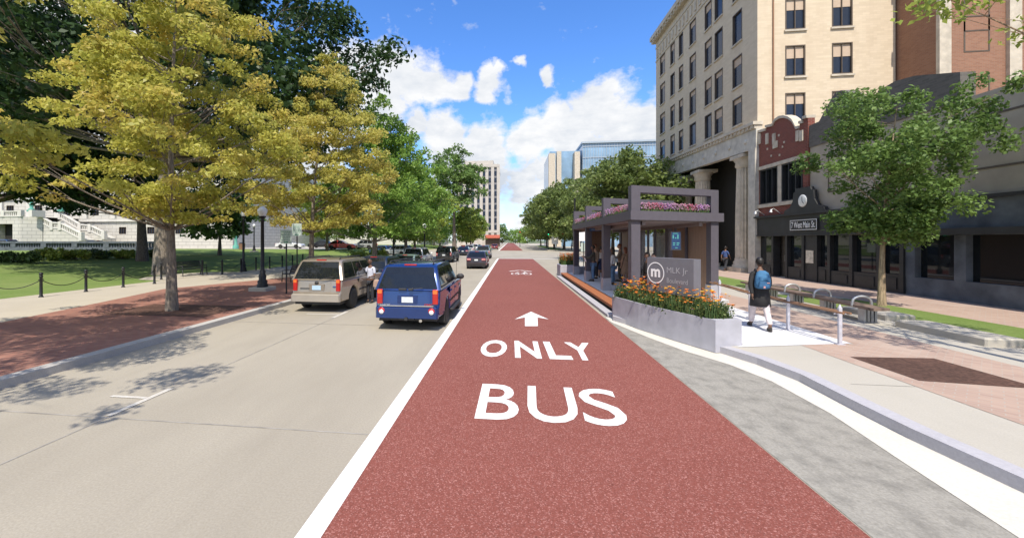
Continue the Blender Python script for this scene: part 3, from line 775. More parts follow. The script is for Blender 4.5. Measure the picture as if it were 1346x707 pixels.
wall_with_holes(q, (FX, 30, 0), (1, 0, 0), 8.2, .15, ZR, holes_f, (0, -1, 0))
q.box(FX + .4, FX + 8.1, 30.4, Y1b - .1, 10.3, ZR - .1)          # solid core behind the faces
q.add([(FX, Y1b, .15), (FX + 8.2, Y1b, .15), (FX + 8.2, Y1b, ZR), (FX, Y1b, ZR)], [(0, 1, 2, 3)])
q.add([(FX + 8.2, 30, .15), (FX + 8.2, Y1b, .15), (FX + 8.2, Y1b, ZR), (FX + 8.2, 30, ZR)], [(0, 1, 2, 3)])
q.build('wall', M['bbrick'], T, True, fix=False)
rnd = random.Random(4)
def window_part(T, o, ex, n, w, h, blind, mull=1, frame='winframe', glass='glass2', rec=.13):
    f, g, bl = MB(), MB(), MB()
    windows_on(f, g, o, ex, n, w, h, blind=blind, bb=bl, rec=rec, mull=mull)
    wn_ = f.build('window', M[frame], T, True, fix=False); 
    for bld, nm, mt in ((g, 'pane', glass), (bl, 'blind', 'blind')):
        if bld.v:
            k = bld.build(nm, M[mt], wn_, False, fix=False)
            l = T['_w']; k.data.transform(Matrix.Translation((-l[0], -l[1], -l[2])))
    return wn_
def sill_part(T, wn_, x0, x1, y0, y1, z0, z1):
    q = MB(); q.box(x0, x1, y0, y1, z0, z1); k = q.build('sill', M['blime'], wn_); l = T['_w']; k.data.transform(Matrix.Translation((-l[0], -l[1], -l[2])))
for h in holes_s:
    wn_ = window_part(T, (FX, 30 + h[0], h[2]), (0, 1, 0), (-1, 0, 0), h[1] - h[0], h[3] - h[2], rnd.choice((0, .18, .28, .35, .22)), 0); sill_part(T, wn_, FX - .1, FX + .02, 30 + h[0] - .06, 30 + h[1] + .06, h[2] - .12, h[2] - .02)
for h in holes_f:
    wn_ = window_part(T, (FX + h[0], 30, h[2]), (1, 0, 0), (0, -1, 0), h[1] - h[0], h[3] - h[2], rnd.choice((.4, .45, .36, .42)), 1); sill_part(T, wn_, FX + h[0] - .08, FX + h[1] + .08, 29.9, 30.02, h[2] - .14, h[2] - .02)
def sl(x0, x1, ya, yb2, za, zb, s, q):      # a band along the street face that climbs by s per metre
    q.hexa([(x0, ya, za), (x1, ya, za), (x1, yb2, za + s * (yb2 - ya)), (x0, yb2, za + s * (yb2 - ya)), (x0, ya, zb), (x1, ya, zb), (x1, yb2, zb + s * (yb2 - ya)), (x0, yb2, zb + s * (yb2 - ya))])
q = MB()
sl(FX - .42, FX + .2, 29.72, Y1b + .3, 10.12, 10.34, .03, q); sl(FX - .30, FX + .2, 29.80, Y1b + .2, 9.88, 10.12, .03, q)
for i in range(38):
    y = 29.9 + i * .515; sl(FX - .37, FX - .30, y, y + .2, 9.93 + .03 * (y - 29.9), 10.12 + .03 * (y - 29.9), .03, q)
q.build('lower_cornice', M['blime'], T, True)
q = MB()
sl(FX - .2, FX + .25, 29.8, Y1b + .1, 8.55, 9.876, .03, q)
for i in range(9):
    y = 31 + i * 2.1; q.lathe([(.0, -.06), (.16, -.05), (.16, .0)], (FX - .2, y, 9.2 + .03 * (y - 30)), 10, axis='x')
q.box(FX - .28, FX + .25, 29.76, 30.55, .16, 8.55)
q.box(FX - .28, FX + .25, Y1b - .7, Y1b + .1, .16, 8.55)
q.build('entablature', M['blimegrey'], T, True)
for k, yc in enumerate((32.15, 38.9, 42.6, 46.0)):
    q = MB(); n = 20; rings = []
    for z, r in ((1.1, .66), (4, .65), (7.6, .57)):
        rings.append([(FX + .42 + (r if j % 2 else r * .9) * math.cos(2 * math.pi * j / 40), yc + (r if j % 2 else r * .9) * math.sin(2 * math.pi * j / 40), z) for j in range(40)])
    q.loft(rings, 0, True)
    q.lathe([(.86, .15), (.86, .62), (.78, .66), (.8, .84), (.7, .95), (.7, 1.1)], (FX + .42, yc, 0), 20)
    q.lathe([(.57, 7.6), (.68, 7.75), (.64, 8.0), (.82, 8.3)], (FX + .42, yc, 0), 20)
    q.box(FX - .26, FX + 1.28, yc - .86, yc + .86, 8.3, 8.55)
    q.box(FX - .5, FX + 1.4, yc - 1.0, yc + 1.0, .15, .16 + .3)
    q.build('column', M['blime'], T, True)
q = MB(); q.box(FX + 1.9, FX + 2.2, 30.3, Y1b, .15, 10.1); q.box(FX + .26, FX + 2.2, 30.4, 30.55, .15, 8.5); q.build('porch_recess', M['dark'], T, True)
q = MB(); q.box(FX - .55, FX + .5, 29.5, Y1b + .45, ZR - .05, ZR + .4); q.box(FX - .4, FX + .4, 29.6, Y1b + .35, ZR - .35, ZR - .05)
q.box(FX - .06, FX + .02, 30, Y1b, 24.1, 24.3); q.box(FX - .07, FX + .02, 30, Y1b, 22.6, 22.72)
for i in range(22): q.box(FX - .09, FX, 30.4 + i * .87, 30.75 + i * .87, 22.95, 23.85)
for i in range(26): q.box(FX - .5, FX - .4, 30 + i * .75, 30.3 + i * .75, ZR - .3, ZR - .06)
q.build('cornice', M['blime'], T, True)
q = MB(); q.box(FX + .02, FX + 8.2, 29.97, 30.02, 22.0, 22.12); q.box(FX + .02, FX + 8.2, 29.97, 30.02, 9.6, 9.72); q.build('string_course', M['blime'], T, True)
q = MB(); q.tube([(FX + .95, 29.94, 9.7), (FX + .95, 29.94, 25)], .045, 6); q.build('drain_pipe', plain('rusty_pipe', (.32, .17, .10), .8), T, True)

# --- brown brick neighbour behind, at the edge of the view
T = thing('brown_building', 'reddish brown brick building behind the grey parapet at the edge of view', 'building', (24.9, 27, .15)); T['_w'] = (24.9, 27, .15)
q = MB(); q.box(24.75, 45, 27.5, 40, .15, 26); q.build('wall', M['brownbrick'], T, True)
q = MB()
for x in (24.7, 28.2, 31.8): q.box(x, x + .6, 27.3, 27.51, .15, 26)
q.box(24.6, 45.2, 27.2, 27.52, 17.6, 18.1); q.box(24.6, 45.2, 27.2, 27.52, 21.6, 21.9); q.build('stone_trim', M['blime'], T, True)
for x in (26.1, 29.6, 33.2):
    for z in (9.5, 13, 16.2 - 2, 19): window_part(T, (x, 27.5, z + .3), (1, 0, 0), (0, -1, 0), 1.3, 2.1, .3)

# --- brick shop with the black shopfront
SX = 16.42
T = thing('brick_shop_building', 'narrow red brick shop with a curved parapet, clock and black shopfront', 'building', (SX, 20, .15)); T['_w'] = (SX, 20, .15)
def sy(u): return atX(u, 300, SX).y
ya_, yb_ = 29.95, sy(1061)                 # brick half: from the office block to px 1061
def zz(u, v): return atX(u, v, SX).z
q = MB()
par = [(991, 181), (997, 180), (997, 175), (1007, 172), (1007, 168), (1016, 166), (1019, 160), (1025, 156), (1031, 155), (1037, 156.5), (1042, 160), (1045, 165), (1047, 170), (1051, 169), (1051, 163), (1056, 162), (1056, 157), (1062, 155)]
tops = [(min(sy(u), 29.94), zz(u, v)) for u, v in par]
ZW1, ZW0 = 7.05, 4.75
poly = [(SX, y, z) for y, z in tops] + [(SX, tops[-1][0], ZW1), (SX, tops[0][0], ZW1)]
q.prismf(poly, (.35, 0, 0))
q.box(SX, SX + .35, tops[-1][0], tops[0][0], 3.9, ZW0)
q.box(SX, SX + .35, tops[-1][0], tops[-1][0] + .4, ZW0 + .001, ZW1 - .001); q.box(SX, SX + .35, tops[0][0] - .3, tops[0][0], ZW0 + .001, ZW1 - .001)
q.build('wall', M['redbrick'], T, True)
q = MB()
for (y, z), (y2, z2) in zip(tops, tops[1:]):
    if abs(y - y2) > .05: q.hexa([(SX - .08, y, z), (SX + .4, y, z), (SX + .4, y2, z2), (SX - .08, y2, z2), (SX - .08, y, z + .16), (SX + .4, y, z + .16), (SX + .4, y2, z2 + .16), (SX - .08, y2, z2 + .16)])
for u in (998, 1008, 1017, 1048, 1053): q.box(SX - .07, SX + .02, sy(u) - .2, sy(u) + .05, zz(u, 190 if u < 1020 else 186), zz(u, 176 if u < 1020 else 172))
q.box(SX - .05, SX + .02, sy(1022.5), sy(1016.5), zz(1019, 195), zz(1019, 186))
for du, dv in ((-11, 5), (9, 2), (-4, -12), (4, -13), (-6, 14), (5, 13), (11, -4)): q.box(SX - .03, SX + .01, sy(1020 + du) - .06, sy(1020 + du) + .06, zz(1020 + du, 191 + dv) - .06, zz(1020 + du, 191 + dv) + .06)
q.box(SX - .08, SX + .02, tops[-1][0], tops[0][0], ZW1 - .02, ZW1 + .2); q.box(SX - .1, SX + .02, tops[-1][0], tops[0][0], ZW0 - .22, ZW0 - .002)
ym = (tops[0][0] - .3 + tops[-1][0] + .4) / 2; q.box(SX - .03, SX + .3, ym - .17, ym + .17, ZW0, ZW1 - .02)
q.build('stone_trim', M['blime'], T, True)
for y0, y1 in ((tops[-1][0] + .42, ym - .19), (ym + .19, tops[0][0] - .32)):
    window_part(T, (SX, y0, ZW0 + .01), (0, 1, 0), (-1, 0, 0), y1 - y0, ZW1 - ZW0 - .05, 0, 2, 'shopblack', 'glass', rec=.2)
# plain half behind the tree
yc_ = tops[-1][0]; yd_ = 12.5
q = MB(); q.box(SX + .1, SX + .5, yd_, yc_ - .02, 3.9, 7.6); q.build('stucco_wall', M['tanblock'], T, True)
q = MB()
pts = [(1061.5, 166), (1075, 160), (1093, 127), (1098, 121), (1104, 119), (1112, 120), (1125, 130), (1152, 134), (1152, 120), (1175, 107), (1200, 100), (1260, 95)]
pp = [(sy(u), zz(u, v)) for u, v in pts]
q.prismf([(SX + .05, y, z) for y, z in pp] + [(SX + .05, pp[-1][0], 7.55), (SX + .05, pp[0][0], 7.55)], (.5, 0, 0)); q.build('grey_parapet', M['greybrick'], T, True)
q = MB(); q.box(SX + .5, SX + 8, yd_, 29.9, .15, 7.3); q.build('back_mass', M['greybrick'], T, True)
for y in (22.0, 18.6, 15.4): window_part(T, (SX + .1, y, 4.9), (0, 1, 0), (-1, 0, 0), 1.9, 1.9, .2, 1)
# shopfront
q = MB()
zf0, zf1 = 2.75, 3.85
yS0, yS1 = 19.6, 29.93
q.box(SX - .12, SX + .09, yS0, yS1, zf0, zf1); q.box(SX - .26, SX + .09, yS0 - .05, yS1, zf1, zf1 + .12); q.box(SX - .18, SX + .09, yS0, yS1, zf0 - .08, zf0)
zb0 = .15
bays = [29.9, 28.2, 26.9, 25.5, 24.5, 23.6, 22.2, 20.7, 19.6]
for y in bays: q.box(SX - .10, SX + .3, y - .09, y + .09, zb0, zf0 - .08)
for a, c, z in ((28.29, 29.81, .85), (25.59, 26.81, .85), (23.69, 24.41, 1.0), (22.29, 23.51, .85), (20.79, 22.11, .9), (19.69, 20.61, .95)):
    q.box(SX - .06, SX + .3, a, c, zb0, z); q.box(SX - .09, SX - .06, a + .15, c - .15, zb0 + .15, z - .15)
q.box(SX - .04, SX + .3, 24.59, 25.41, zb0, zf0 - .08)
q.build('shopfront', M['shopblack'], T, True)
for a, c, z in ((28.29, 29.81, .86), (25.59, 26.81, .86), (23.69, 24.41, 1.01), (22.29, 23.51, .86), (20.79, 22.11, .91), (19.69, 20.61, .96)):
    q = MB(); q.box(SX + .1, SX + .13, a, c, z, zf0 - .09); q.build('shop_window', M['glass'], T, True)
q = MB(); q.box(SX + .55, SX + .6, 26.99, 28.11, zb0, zf0 - .09); d_ = q.build('door', M['dark'], T, True)
k = MB(); k.box(SX + .48, SX + .55, 27.95, 28.0, 1.1, 1.5); kk = k.build('handle', M['steel'], d_); kk.data.transform(Matrix.Translation((-SX, -20, -.15)))
q = MB(); q.box(SX - .075, SX - .045, 24.72, 25.28, 1.15, 1.85); q.build('poster', plain('notice_paper', (.62, .57, .48), .7, var=.3, scale=7), T, True)
# clock gable and name board
q = MB(); cy_ = sy(1061); zc = zz(1061, 271)
out = [(-1.62, zf1 + .12), (-1.55, zf1 + .32), (-1.1, zf1 + .45), (-.85, zf1 + .8), (-.78, zf1 + 1.28), (-.62, zf1 + 1.32), (-.55, zf1 + 1.5), (.55, zf1 + 1.5), (.62, zf1 + 1.32), (.78, zf1 + 1.28), (.85, zf1 + .8), (1.1, zf1 + .45), (1.55, zf1 + .32), (1.62, zf1 + .12)]
q.prismf([(SX - .22, cy_ - a, z) for a, z in out], (.2, 0, 0)); q.build('clock_gable', M['shopblack'], T, True)
c1 = MB(); c1.lathe([(.0, -.012), (.30, -.01), (.34, .0), (.34, .05)], (SX - .25, cy_, zf1 + .76), 24, axis='x'); ck = c1.build('clock_face', M['globe'], T, True)
hnd = MB(); hnd.hexa([(SX - .275, cy_ - .015, zf1 + .76), (SX - .268, cy_ - .015, zf1 + .76), (SX - .268, cy_ + .015, zf1 + .76), (SX - .275, cy_ + .015, zf1 + .76), (SX - .275, cy_ - .01, zf1 + 1.0), (SX - .268, cy_ - .01, zf1 + 1.0), (SX - .268, cy_ + .01, zf1 + 1.0), (SX - .275, cy_ + .01, zf1 + 1.0)])
hnd.tube([(SX - .272, cy_, zf1 + .76), (SX - .272, cy_ - .12, zf1 + .6)], .012, 5)
kk = hnd.build('clock_hand', M['black'], ck); kk.data.transform(Matrix.Translation((-SX, -20, -.15)))
ylo, yhi = sy(1079.5), sy(1043); q = MB(); zs0, zs1 = zz(1061, 302.5) - .02, zz(1061, 288)
q.box(SX - .2, SX - .125, ylo, yhi, zs0, zs1); nb = q.build('name_board', M['shopblack'], T, True)
q = MB()
for za, zb in ((zs0 + .03, zs0 + .06), (zs1 - .06, zs1 - .03)): q.box(SX - .207, SX - .201, ylo + .03, yhi - .03, za, zb)
for y in (ylo + .03, yhi - .06): q.box(SX - .207, SX - .201, y, y + .03, zs0 + .06, zs1 - .06)
put_text(q, '7 West Main St.', (SX - .205, yhi - .14, zs0 + .15), (0, -(yhi - ylo - .28), 0), (0, 0, zs1 - zs0 - .28), 0, .012)
kk = q.build('lettering', M['letter'], nb); kk.data.transform(Matrix.Translation((-SX, -20, -.15)))
for y in (29.0, 27.4):
    q = MB(); q.tube([(SX - .1, y, 4.05), (SX - .5, y, 4.35), (SX - .62, y, 4.25)], .02, 6); q.lathe([(.03, .1), (.10, -.08)], (SX - .64, y, 4.2), 10); q.build('gooseneck_lamp', M['steel'], T, True)
# --- next shopfront, mostly behind the tree trunk and beyond the frame of the black shop
T = thing('grey_shop_building', 'plain grey stone shopfront beside the black one, behind the small tree', 'building', (SX, 15, .15)); T['_w'] = (SX, 15, .15)
q = MB(); q.box(SX - .02, SX + .48, 4, 19.5, .15, .9, 0); q.box(SX - .02, SX + .48, 4, 19.5, 2.6, 3.88)
for y in (19.1, 17.2, 14.2, 11.2, 8.2, 5.0): q.box(SX - .03, SX + .47, y, y + .4, .9, 2.6)
q.build('wall', M['greywall'], T, True)
q = MB(); q.box(SX - .35, SX + .1, 4, 19.4, 2.62, 2.85); q.box(SX - .12, SX - .02, 4, 19.45, 3.88, 4.0); q.build('canopy', M['shopblack'], T, True)
q = MB(); q.box(SX + .2, SX + .24, 4.3, 19.2, .9, 2.6); q.build('shop_window', M['glass'], T, True)
q = MB(); q.box(SX + .1, SX + .6, -6, 12.4, 4.02, 9.5); q.build('upper_wall', M['tanblock'], T, True)
for y in (9.6, 6.4, 3.0): window_part(T, (SX + .1, y, 5.0), (0, 1, 0), (-1, 0, 0), 1.8, 2.2, .3, 1, rec=.05)

# --- pale stone tower down the street
D_ = 205
T = thing('stone_tower', 'pale stone office tower with rows of windows at the end of the tree-lined street', 'building', (-14, D_, 0)); T['_w'] = (-14, D_, 0)
xl, xr = atY(603, 300, D_).x, atY(655, 300, D_).x
q = MB(); wcol = MB()
hh = atY(640, 213, D_).z
q.box(xl, xr, D_ + .8, D_ + 26, 0, hh - 1.0); q.box(xl + 2.5, xr - 2.5, D_ + 3, D_ + 22, hh - 1.0, hh + 1.2)
nc = 7; pw = (xr - xl) / nc
for i in range(nc + 1): q.box(xl + i * pw - .75, xl + i * pw + .75, D_, D_ + .79, 0, hh - 1.4)
for zt in (6.2, hh - 2.6): q.box(xl - .2, xr + .2, D_ - .1, D_ + .79, zt, zt + 1.2)
q.box(xr + .001, xr + .3, D_ + 1, D_ + 26, hh - 3, hh - 1.5)
q.build('wall', M['towerstone'], T, True)
q = MB()
for i in range(nc): q.box(xl + i * pw + .755, xl + (i + 1) * pw - .755, D_ + .72, D_ + .795, 7.6, hh - 3.2)
q.build('spandrel', plain('spandrel_panel', (.20, .20, .22), .5), T, True)
zrow = [8.0 + 3.35 * i for i in range(9)]
for i in range(nc):
    for z in zrow:
        f = MB(); f.box(xl + i * pw + .76, xl + (i + 1) * pw - .76, D_ + .5, D_ + .71, z, z + 2.1); f.build('window', M['glass2'], T, True, fix=False)
for j in range(7):
    for z in zrow:
        f = MB(); f.box(xr + .01, xr + .08, D_ + 3 + j * 3.2, D_ + 4.5 + j * 3.2, z, z + 1.9); f.build('window', M['glass2'], T, True, fix=False)
# --- glass office block
D_ = 150
T = thing('glass_office_building', 'blue glass office block with pale stone fins rising above the street trees', 'building', (14, D_, 0)); T['_w'] = (14, D_, 0)
xa = atY(724, 200, D_).x; xb = atY(905, 200, D_).x; zt = atY(770, 189, D_).z; xc = atY(766, 200, D_).x
q = MB(); q.box(xc, xb, D_, D_ + 30, 0, zt); q.box(xa, xc - .01, D_ + 4, D_ + 30, 0, zt - 1.6); q.build('curtain_wall', M['tglass'], T, True)
q = MB()
for i in range(40):
    x = xc + i * (xb - xc) / 39; q.box(x - .07, x + .07, D_ - .15, D_ - .01, 0, zt)
for i in range(9): q.box(xc, xb, D_ - .2, D_ - .16, zt - 1.2 - i * 3.9, zt - .9 - i * 3.9)
q.box(xc - .4, xb + .4, D_ - .6, D_ + 30, zt + .01, zt + .6); q.build('glazing_grid', plain('glazing_metal', (.40, .46, .52), .4, .4), T, True)
q = MB()
for x0, x1, zt_ in ((atY(722, 0, D_).x, atY(731, 0, D_).x, atY(722, 200, D_).z), (atY(733, 0, D_).x, atY(739, 0, D_).x, atY(735, 197, D_).z), (atY(755, 0, D_).x, atY(762, 0, D_).x, atY(757, 200, D_).z)): q.box(x0, x1, D_ + 2.4 if x1 < xc - 3 else D_ - .7, D_ + 3.99 if x1 < xc - .1 else D_ - .21, 0, zt_)
q.build('stone_fin', M['blime'], T, True)
# --- awning shop at the foot of the tower, brick garden wall at the corner
T = thing('awning_kiosk', 'low dark shop with an orange red awning at the far street corner', 'kiosk', (-7, 165, 0)); T['_w'] = (-7, 165, 0)
xa, xb = atY(638, 310, 165).x, atY(657, 310, 165).x
q = MB(); q.box(xa, xb, 165, 170, .1, 3.4); q.build('wall', M['winframe'], T, True)
q = MB(); q.hexa([(xa, 163.4, 3.2), (xb, 163.4, 3.2), (xb, 165, 3.4), (xa, 165, 3.4), (xa, 163.4, 3.5), (xb, 163.4, 3.5), (xb, 165, 4.6), (xa, 165, 4.6)]); q.build('awning', plain('orange_awning', (.36, .085, .045), .7), T, True)
T = thing('brick_pier_wall', 'low red brick wall on the corner behind the parked dark hatchback', 'wall', (-13, 58, 0)); T['_w'] = (-13, 58, 0)
xa, xb = atY(606, 325, 99).x, atY(620, 325, 99).x
q = MB(); q.box(xa, xb, 99, 99.5, .1, 1.1); q.box(xa - .1, xb + .1, 98.9, 99.6, 1.1, 1.25); q.build('brickwork', M['redbrick'], T, True)

# --- white granite government building
D_ = 68.0
T = thing('government_building', 'white granite government building with balustraded stairs and rows of windows', 'building', (-70, D_, .9)); T['_w'] = (-70, D_, .9)
xa, xb = -112, -49.5
q = MB(); hs_ = []
wx = [atY(45.5 + 37 * k, 270, D_).x for k in range(-2, 7)]
for x in wx:
    hs_ += [(x - xa, x - xa + 1.7, 7.1, 9.2), (x - xa, x - xa + 1.5, 3.6, 4.9), (x - xa, x - xa + 1.7, 11.5, 14.4)]
wall_with_holes(q, (xa, D_, 0), (1, 0, 0), xb - xa, .8, 17.5, hs_, (0, -1, 0), rec=.25)
q.add([(xb, D_, .8), (xb, D_ + 40, .8), (xb, D_ + 40, 17.5), (xb, D_, 17.5)], [(0, 1, 2, 3)])
q.box(xa + 1, xb - 1, D_ + 1, D_ + 40, 17.0, 17.5)
q.build('wall', M['stone'], T, True, fix=False)
for h in hs_: window_part(T, (xa + h[0], D_, h[2]), (1, 0, 0), (0, -1, 0), h[1] - h[0], h[3] - h[2], 0, 2, rec=.24)
q = MB(); q.box(xa, xb + .5, D_ - .7, D_ + 1, 16.2, 17.0); q.box(xa, xb + .3, D_ - .35, D_, 5.9, 6.4); q.box(xa, xb + .3, D_ - .3, D_, 10.2, 10.6)
for x in wx: q.box(x - 1.4, x - .5, D_ - .4, D_, 6.4, 16.2)
q.build('pilaster', M['stonesm'], T, True)
# terrace block with arch, and the two stairs
YP = 60.0
zd = atY(20, 285, YP).z; ztop = atY(20, 277, YP).z
q = MB(); xr_ = atY(27, 285, YP).x; xq = atY(42, 285, YP).x
ax0, ax1, az = atY(-6, 300, YP).x, atY(16.5, 300, YP).x, atY(8, 294.5, YP).z
wall_with_holes(q, (-112, YP, 0), (1, 0, 0), xr_ + 112, .7, zd, [(ax0 + 112, ax1 + 112, .9, az)], (0, -1, 0), rec=1.4)
q.add([(xr_, YP, .7), (xq, YP + 1.6, .7), (xq, YP + 1.6, zd), (xr_, YP, zd)], [(0, 1, 2, 3)])
q.add([(-112, YP, zd), (xr_, YP, zd), (xq, YP + 1.6, zd), (xq, D_, zd), (-112, D_, zd)], [(0, 1, 2, 3, 4)])
q.build('terrace', M['stone'], T, True, fix=False)
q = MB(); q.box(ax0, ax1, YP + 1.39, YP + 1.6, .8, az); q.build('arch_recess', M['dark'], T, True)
q = MB()
q.box(-112, xr_ + .1, YP - .12, YP + .3, zd, zd + .2); q.box(-112, xr_ + .1, YP - .1, YP + .3, ztop - .2, ztop)
k = -112
while k < xr_ - .3: q.box(k, k + .16, YP, YP + .2, zd + .2, ztop - .2); k += .38
for u in (4, 26.5, 41): x = atY(u, 285, YP).x; q.box(x - .35, x + .35, YP - .15, YP + .4 + (1.5 if u > 40 else 0), zd, ztop + .1)
q.build('balustrade', M['stonesm'], T, True)
for nm, Ys, path in (('near', YP + 1.7, [(42, 287), (68, 301), (79, 301), (106, 315)]), ('far', YP + 4.2, [(78, 287), (105, 303), (118, 304), (136, 313)])):
    q = MB(); P3 = [atY(u, v, Ys) for u, v in path]
    base = [(P3[0].x, Ys, .7)] + [(p.x, Ys, max(.8, p.z)) for p in P3] + [(P3[-1].x, Ys, .7)]
    q.prismf(base, (0, 2.4, 0)); q.build('stair_wall', M['stone'], T, True)
    q = MB()
    for a, c in zip(P3, P3[1:]):
        for dz, th in ((.05, .22), (.95, .22)):
            q.hexa([(a.x, Ys - .1, a.z + dz), (c.x, Ys - .1, c.z + dz), (c.x, Ys + .35, c.z + dz), (a.x, Ys + .35, a.z + dz), (a.x, Ys - .1, a.z + dz + th), (c.x, Ys - .1, c.z + dz + th), (c.x, Ys + .35, c.z + dz + th), (a.x, Ys + .35, a.z + dz + th)])
        m_ = max(2, int((c - a).length / .36))
        for i in range(m_):
            p = a.lerp(c, (i + .5) / m_); q.box(p.x - .08, p.x + .08, Ys, Ys + .2, p.z + .2, p.z + .96)
    for p in P3: q.box(p.x - .3, p.x + .3, Ys - .15, Ys + .45, p.z - .2, p.z + 1.3)
    q.build('balustrade', M['stonesm'], T, True)
# green bronze lamps standing on the terrace
for u, lb in ((41.5, 'green bronze lamp standard at the head of the nearer stair'), (81, 'green bronze lamp standard at the head of the farther stair')):
    p = atY(u, 276, YP + (1.5 if u < 60 else 4.2)); K = thing('bronze_lamp', lb, 'lamp', (p.x, p.y, p.z), 0, 'green bronze lamps on the stair terrace')
    q = MB(); q.box(-.5, .5, -.4, .4, -.3, 0); q.lathe([(.42, 0), (.42, .2), (.22, .3), (.3, .9), (.42, 1.0), (.2, 1.1), (.3, 1.5), (.45, 1.6), (.12, 1.7)], n=12); q.build('post', M['patina'], K)
    q = MB()
    for dx in (-.4, 0, .4): q.ball((dx, 0, 1.95 if dx else 2.2), .24, 8)
    q.build('lamp_globe', M['globe'], K)
# grey balustrade wall along the lawn
T = thing('balustrade_wall', 'low grey stone wall with pierced balustrade panels behind the lawn shrubs', 'wall', (-60, 48, .9)); T['_w'] = (-60, 48, .9)
YW = 50.0; xa, xb = -76, atY(214, 325, YW).x
q = MB(); z1 = 2.26; q.box(xa, xb, YW, YW + .6, .5, 1.45); q.box(xa, xb, YW - .08, YW + .7, z1 - .25, z1)
k = xa
i = 0
while k < xb:
    if i % 12 < 2: q.box(k, k + .42, YW - .04, YW + .65, 1.45, z1 - .25)
    else: q.box(k + .05, k + .25, YW + .2, YW + .4, 1.45, z1 - .25)
    k += .42; i += 1
q.build('stonework', M['greywall'], T, True)
# pale low pavilion fragments glimpsed between the park trees
T = thing('pale_pavilion', 'long low white building glimpsed behind the park trees and drive', 'building', (-50, 135, .9)); T['_w'] = (-50, 135, .9)
q = MB(); q.box(-95, -22, 135, 145, .8, 7.5); q.box(-95.5, -21.5, 134.5, 145, 7.5, 8.1); q.build('wall', M['stonesm'], T, True)
for i in range(17): window_part(T, (-92 + i * 4.2, 135, 2.6), (1, 0, 0), (0, -1, 0), 1.6, 2.8, 0, 1)
# ------------------------------------------------------------------ bus shelter
SB = Vector((3.86, 13.85, 0)); E2 = Vector((3.47, 1.83, 0)).normalized(); SWD = 3.92; ZF = .30
def sp(s, t, z): return (SB.x + E2.x * t, SB.y + s + E2.y * t, z)
def sbox(q, s0, s1, t0, t1, z0, z1, m=0):
    q.hexa([sp(s0, t0, z0), sp(s0, t1, z0), sp(s1, t1, z0), sp(s1, t0, z0), sp(s0, t0, z1), sp(s0, t1, z1), sp(s1, t1, z1), sp(s1, t0, z1)], m)
T = thing('bus_shelter', 'long purple grey bus shelter with portal frames and a planted roof on the raised platform', 'bus shelter', (5.5, 20, 0)); T['_w'] = (5.5, 20, 0)
q = MB(); q.prism([(3.72, 13.2), (3.72, 27.6), sp(13.6, 4.3, 0)[:2], sp(-.2, 4.3, 0)[:2], sp(-.6, 1.0, 0)[:2]], .02, ZF); q.build('platform', M['platform'], T, True)
q = MB(); q.box(3.27, 3.715, 13.0, 27.6, .20, .285); q.build('tactile_strip', M['tactile'], T, True)
q = MB(); q.box(3.36, 3.71, 13.0, 27.6, .02, .199); q.build('step_face', M['stepdark'], T, True)
q = MB(); q.box(3.0, 3.27, 13.32, 27.6, -.02, .09); q.build('step_kerb', M['newkerb'], T, True)
ZR0, ZR1, ZP = 3.06, 3.36, 4.18; CW = .37
stn = (0, 4.0, 8.0, 12.0)
q = MB(); sbox(q, -.10, 12.5, -.06, SWD + .2, ZR0, ZR1); q.build('roof', M['shelter'], T, True)
q = MB(); sbox(q, .02, 12.4, .05, SWD, ZR0 - .03, ZR0 - .002); sbox(q, .02, 12.4, .45, .6, ZR0 - .16, ZR0 - .03); sbox(q, .02, 12.4, 3.0, 3.15, ZR0 - .16, ZR0 - .03); q.build('soffit', M['soffit'], T, True)
for s in stn:
    for t in (0, SWD - CW):
        q = MB(); sbox(q, s, s + .36, t, t + CW, .82, ZR0 - .002); c_ = q.build('column', M['shelter'], T, True)
        q = MB(); sbox(q, s - .03, s + .39, t - .03, t + CW + .03, ZF, .819); k = q.build('plinth', M['shelterlt2'], c_); k.data.transform(Matrix.Translation((-5.5, -20, 0)))
    q = MB(); sbox(q, s, s + .36, 0, CW, ZR1, ZP); sbox(q, s, s + .36, SWD - CW, SWD, ZR1, ZP); sbox(q, s + .002, s + .358, CW, SWD - CW, ZP - .22, ZP); q.build('portal_frame', M['shelter'], T, True)
# rear cladding, glazing, mullions
for s0, s1, t in ((.42, 3.6, 3.62), (8.6, 11.9, 3.62)):
    q = MB(); sbox(q, s0, s1, t, t + .1, ZF + .05, ZR0 - .04); q.build('timber_panel', M['panelwood'], T, True)
q = MB(); sbox(q, 12.1, 12.2, .9, 2.6, ZF + .05, ZR0 - .04); q.build('timber_panel', M['panelwood'], T, True)
q = MB()
for s in (5.6, 6.6, 2.0):
    q = MB(); sbox(q, s, s + .12, 3.5, 3.6, ZF, ZR0 - .04); q.build('mullion', M['shelter'], T, True)
gl, gnt, gb = new_mat('clear_shelter_glass'); gb.inputs['Base Color'].default_value = (.8, .88, .88, 1); gb.inputs['Roughness'].default_value = .03
tr_ = nd(gnt, 'ShaderNodeBsdfTransparent'); gm = nd(gnt, 'ShaderNodeMixShader'); gm.inputs[0].default_value = .22
L(gnt, tr_.outputs[0], gm.inputs[1]); L(gnt, gb.outputs[0], gm.inputs[2]); L(gnt, gm.outputs[0], gnt.nodes['Material Output'].inputs[0])
q = MB(); sbox(q, 4.4, 7.95, 3.66, 3.68, .9, ZR0 - .3); q.build('glass_panel', gl, T, True)
q = MB(); sbox(q, 4.36, 8.0, 3.60, 3.72, ZF, .88); q.build('low_wall', M['shelterlt2'], T, True)
q = MB(); sbox(q, 12.38, 12.9, .2, 1.6, ZF, .75); sbox(q, 8.4, 8.8, 3.0, 3.5, ZF, .75); q.build('end_block', M['shelterlt2'], T, True)
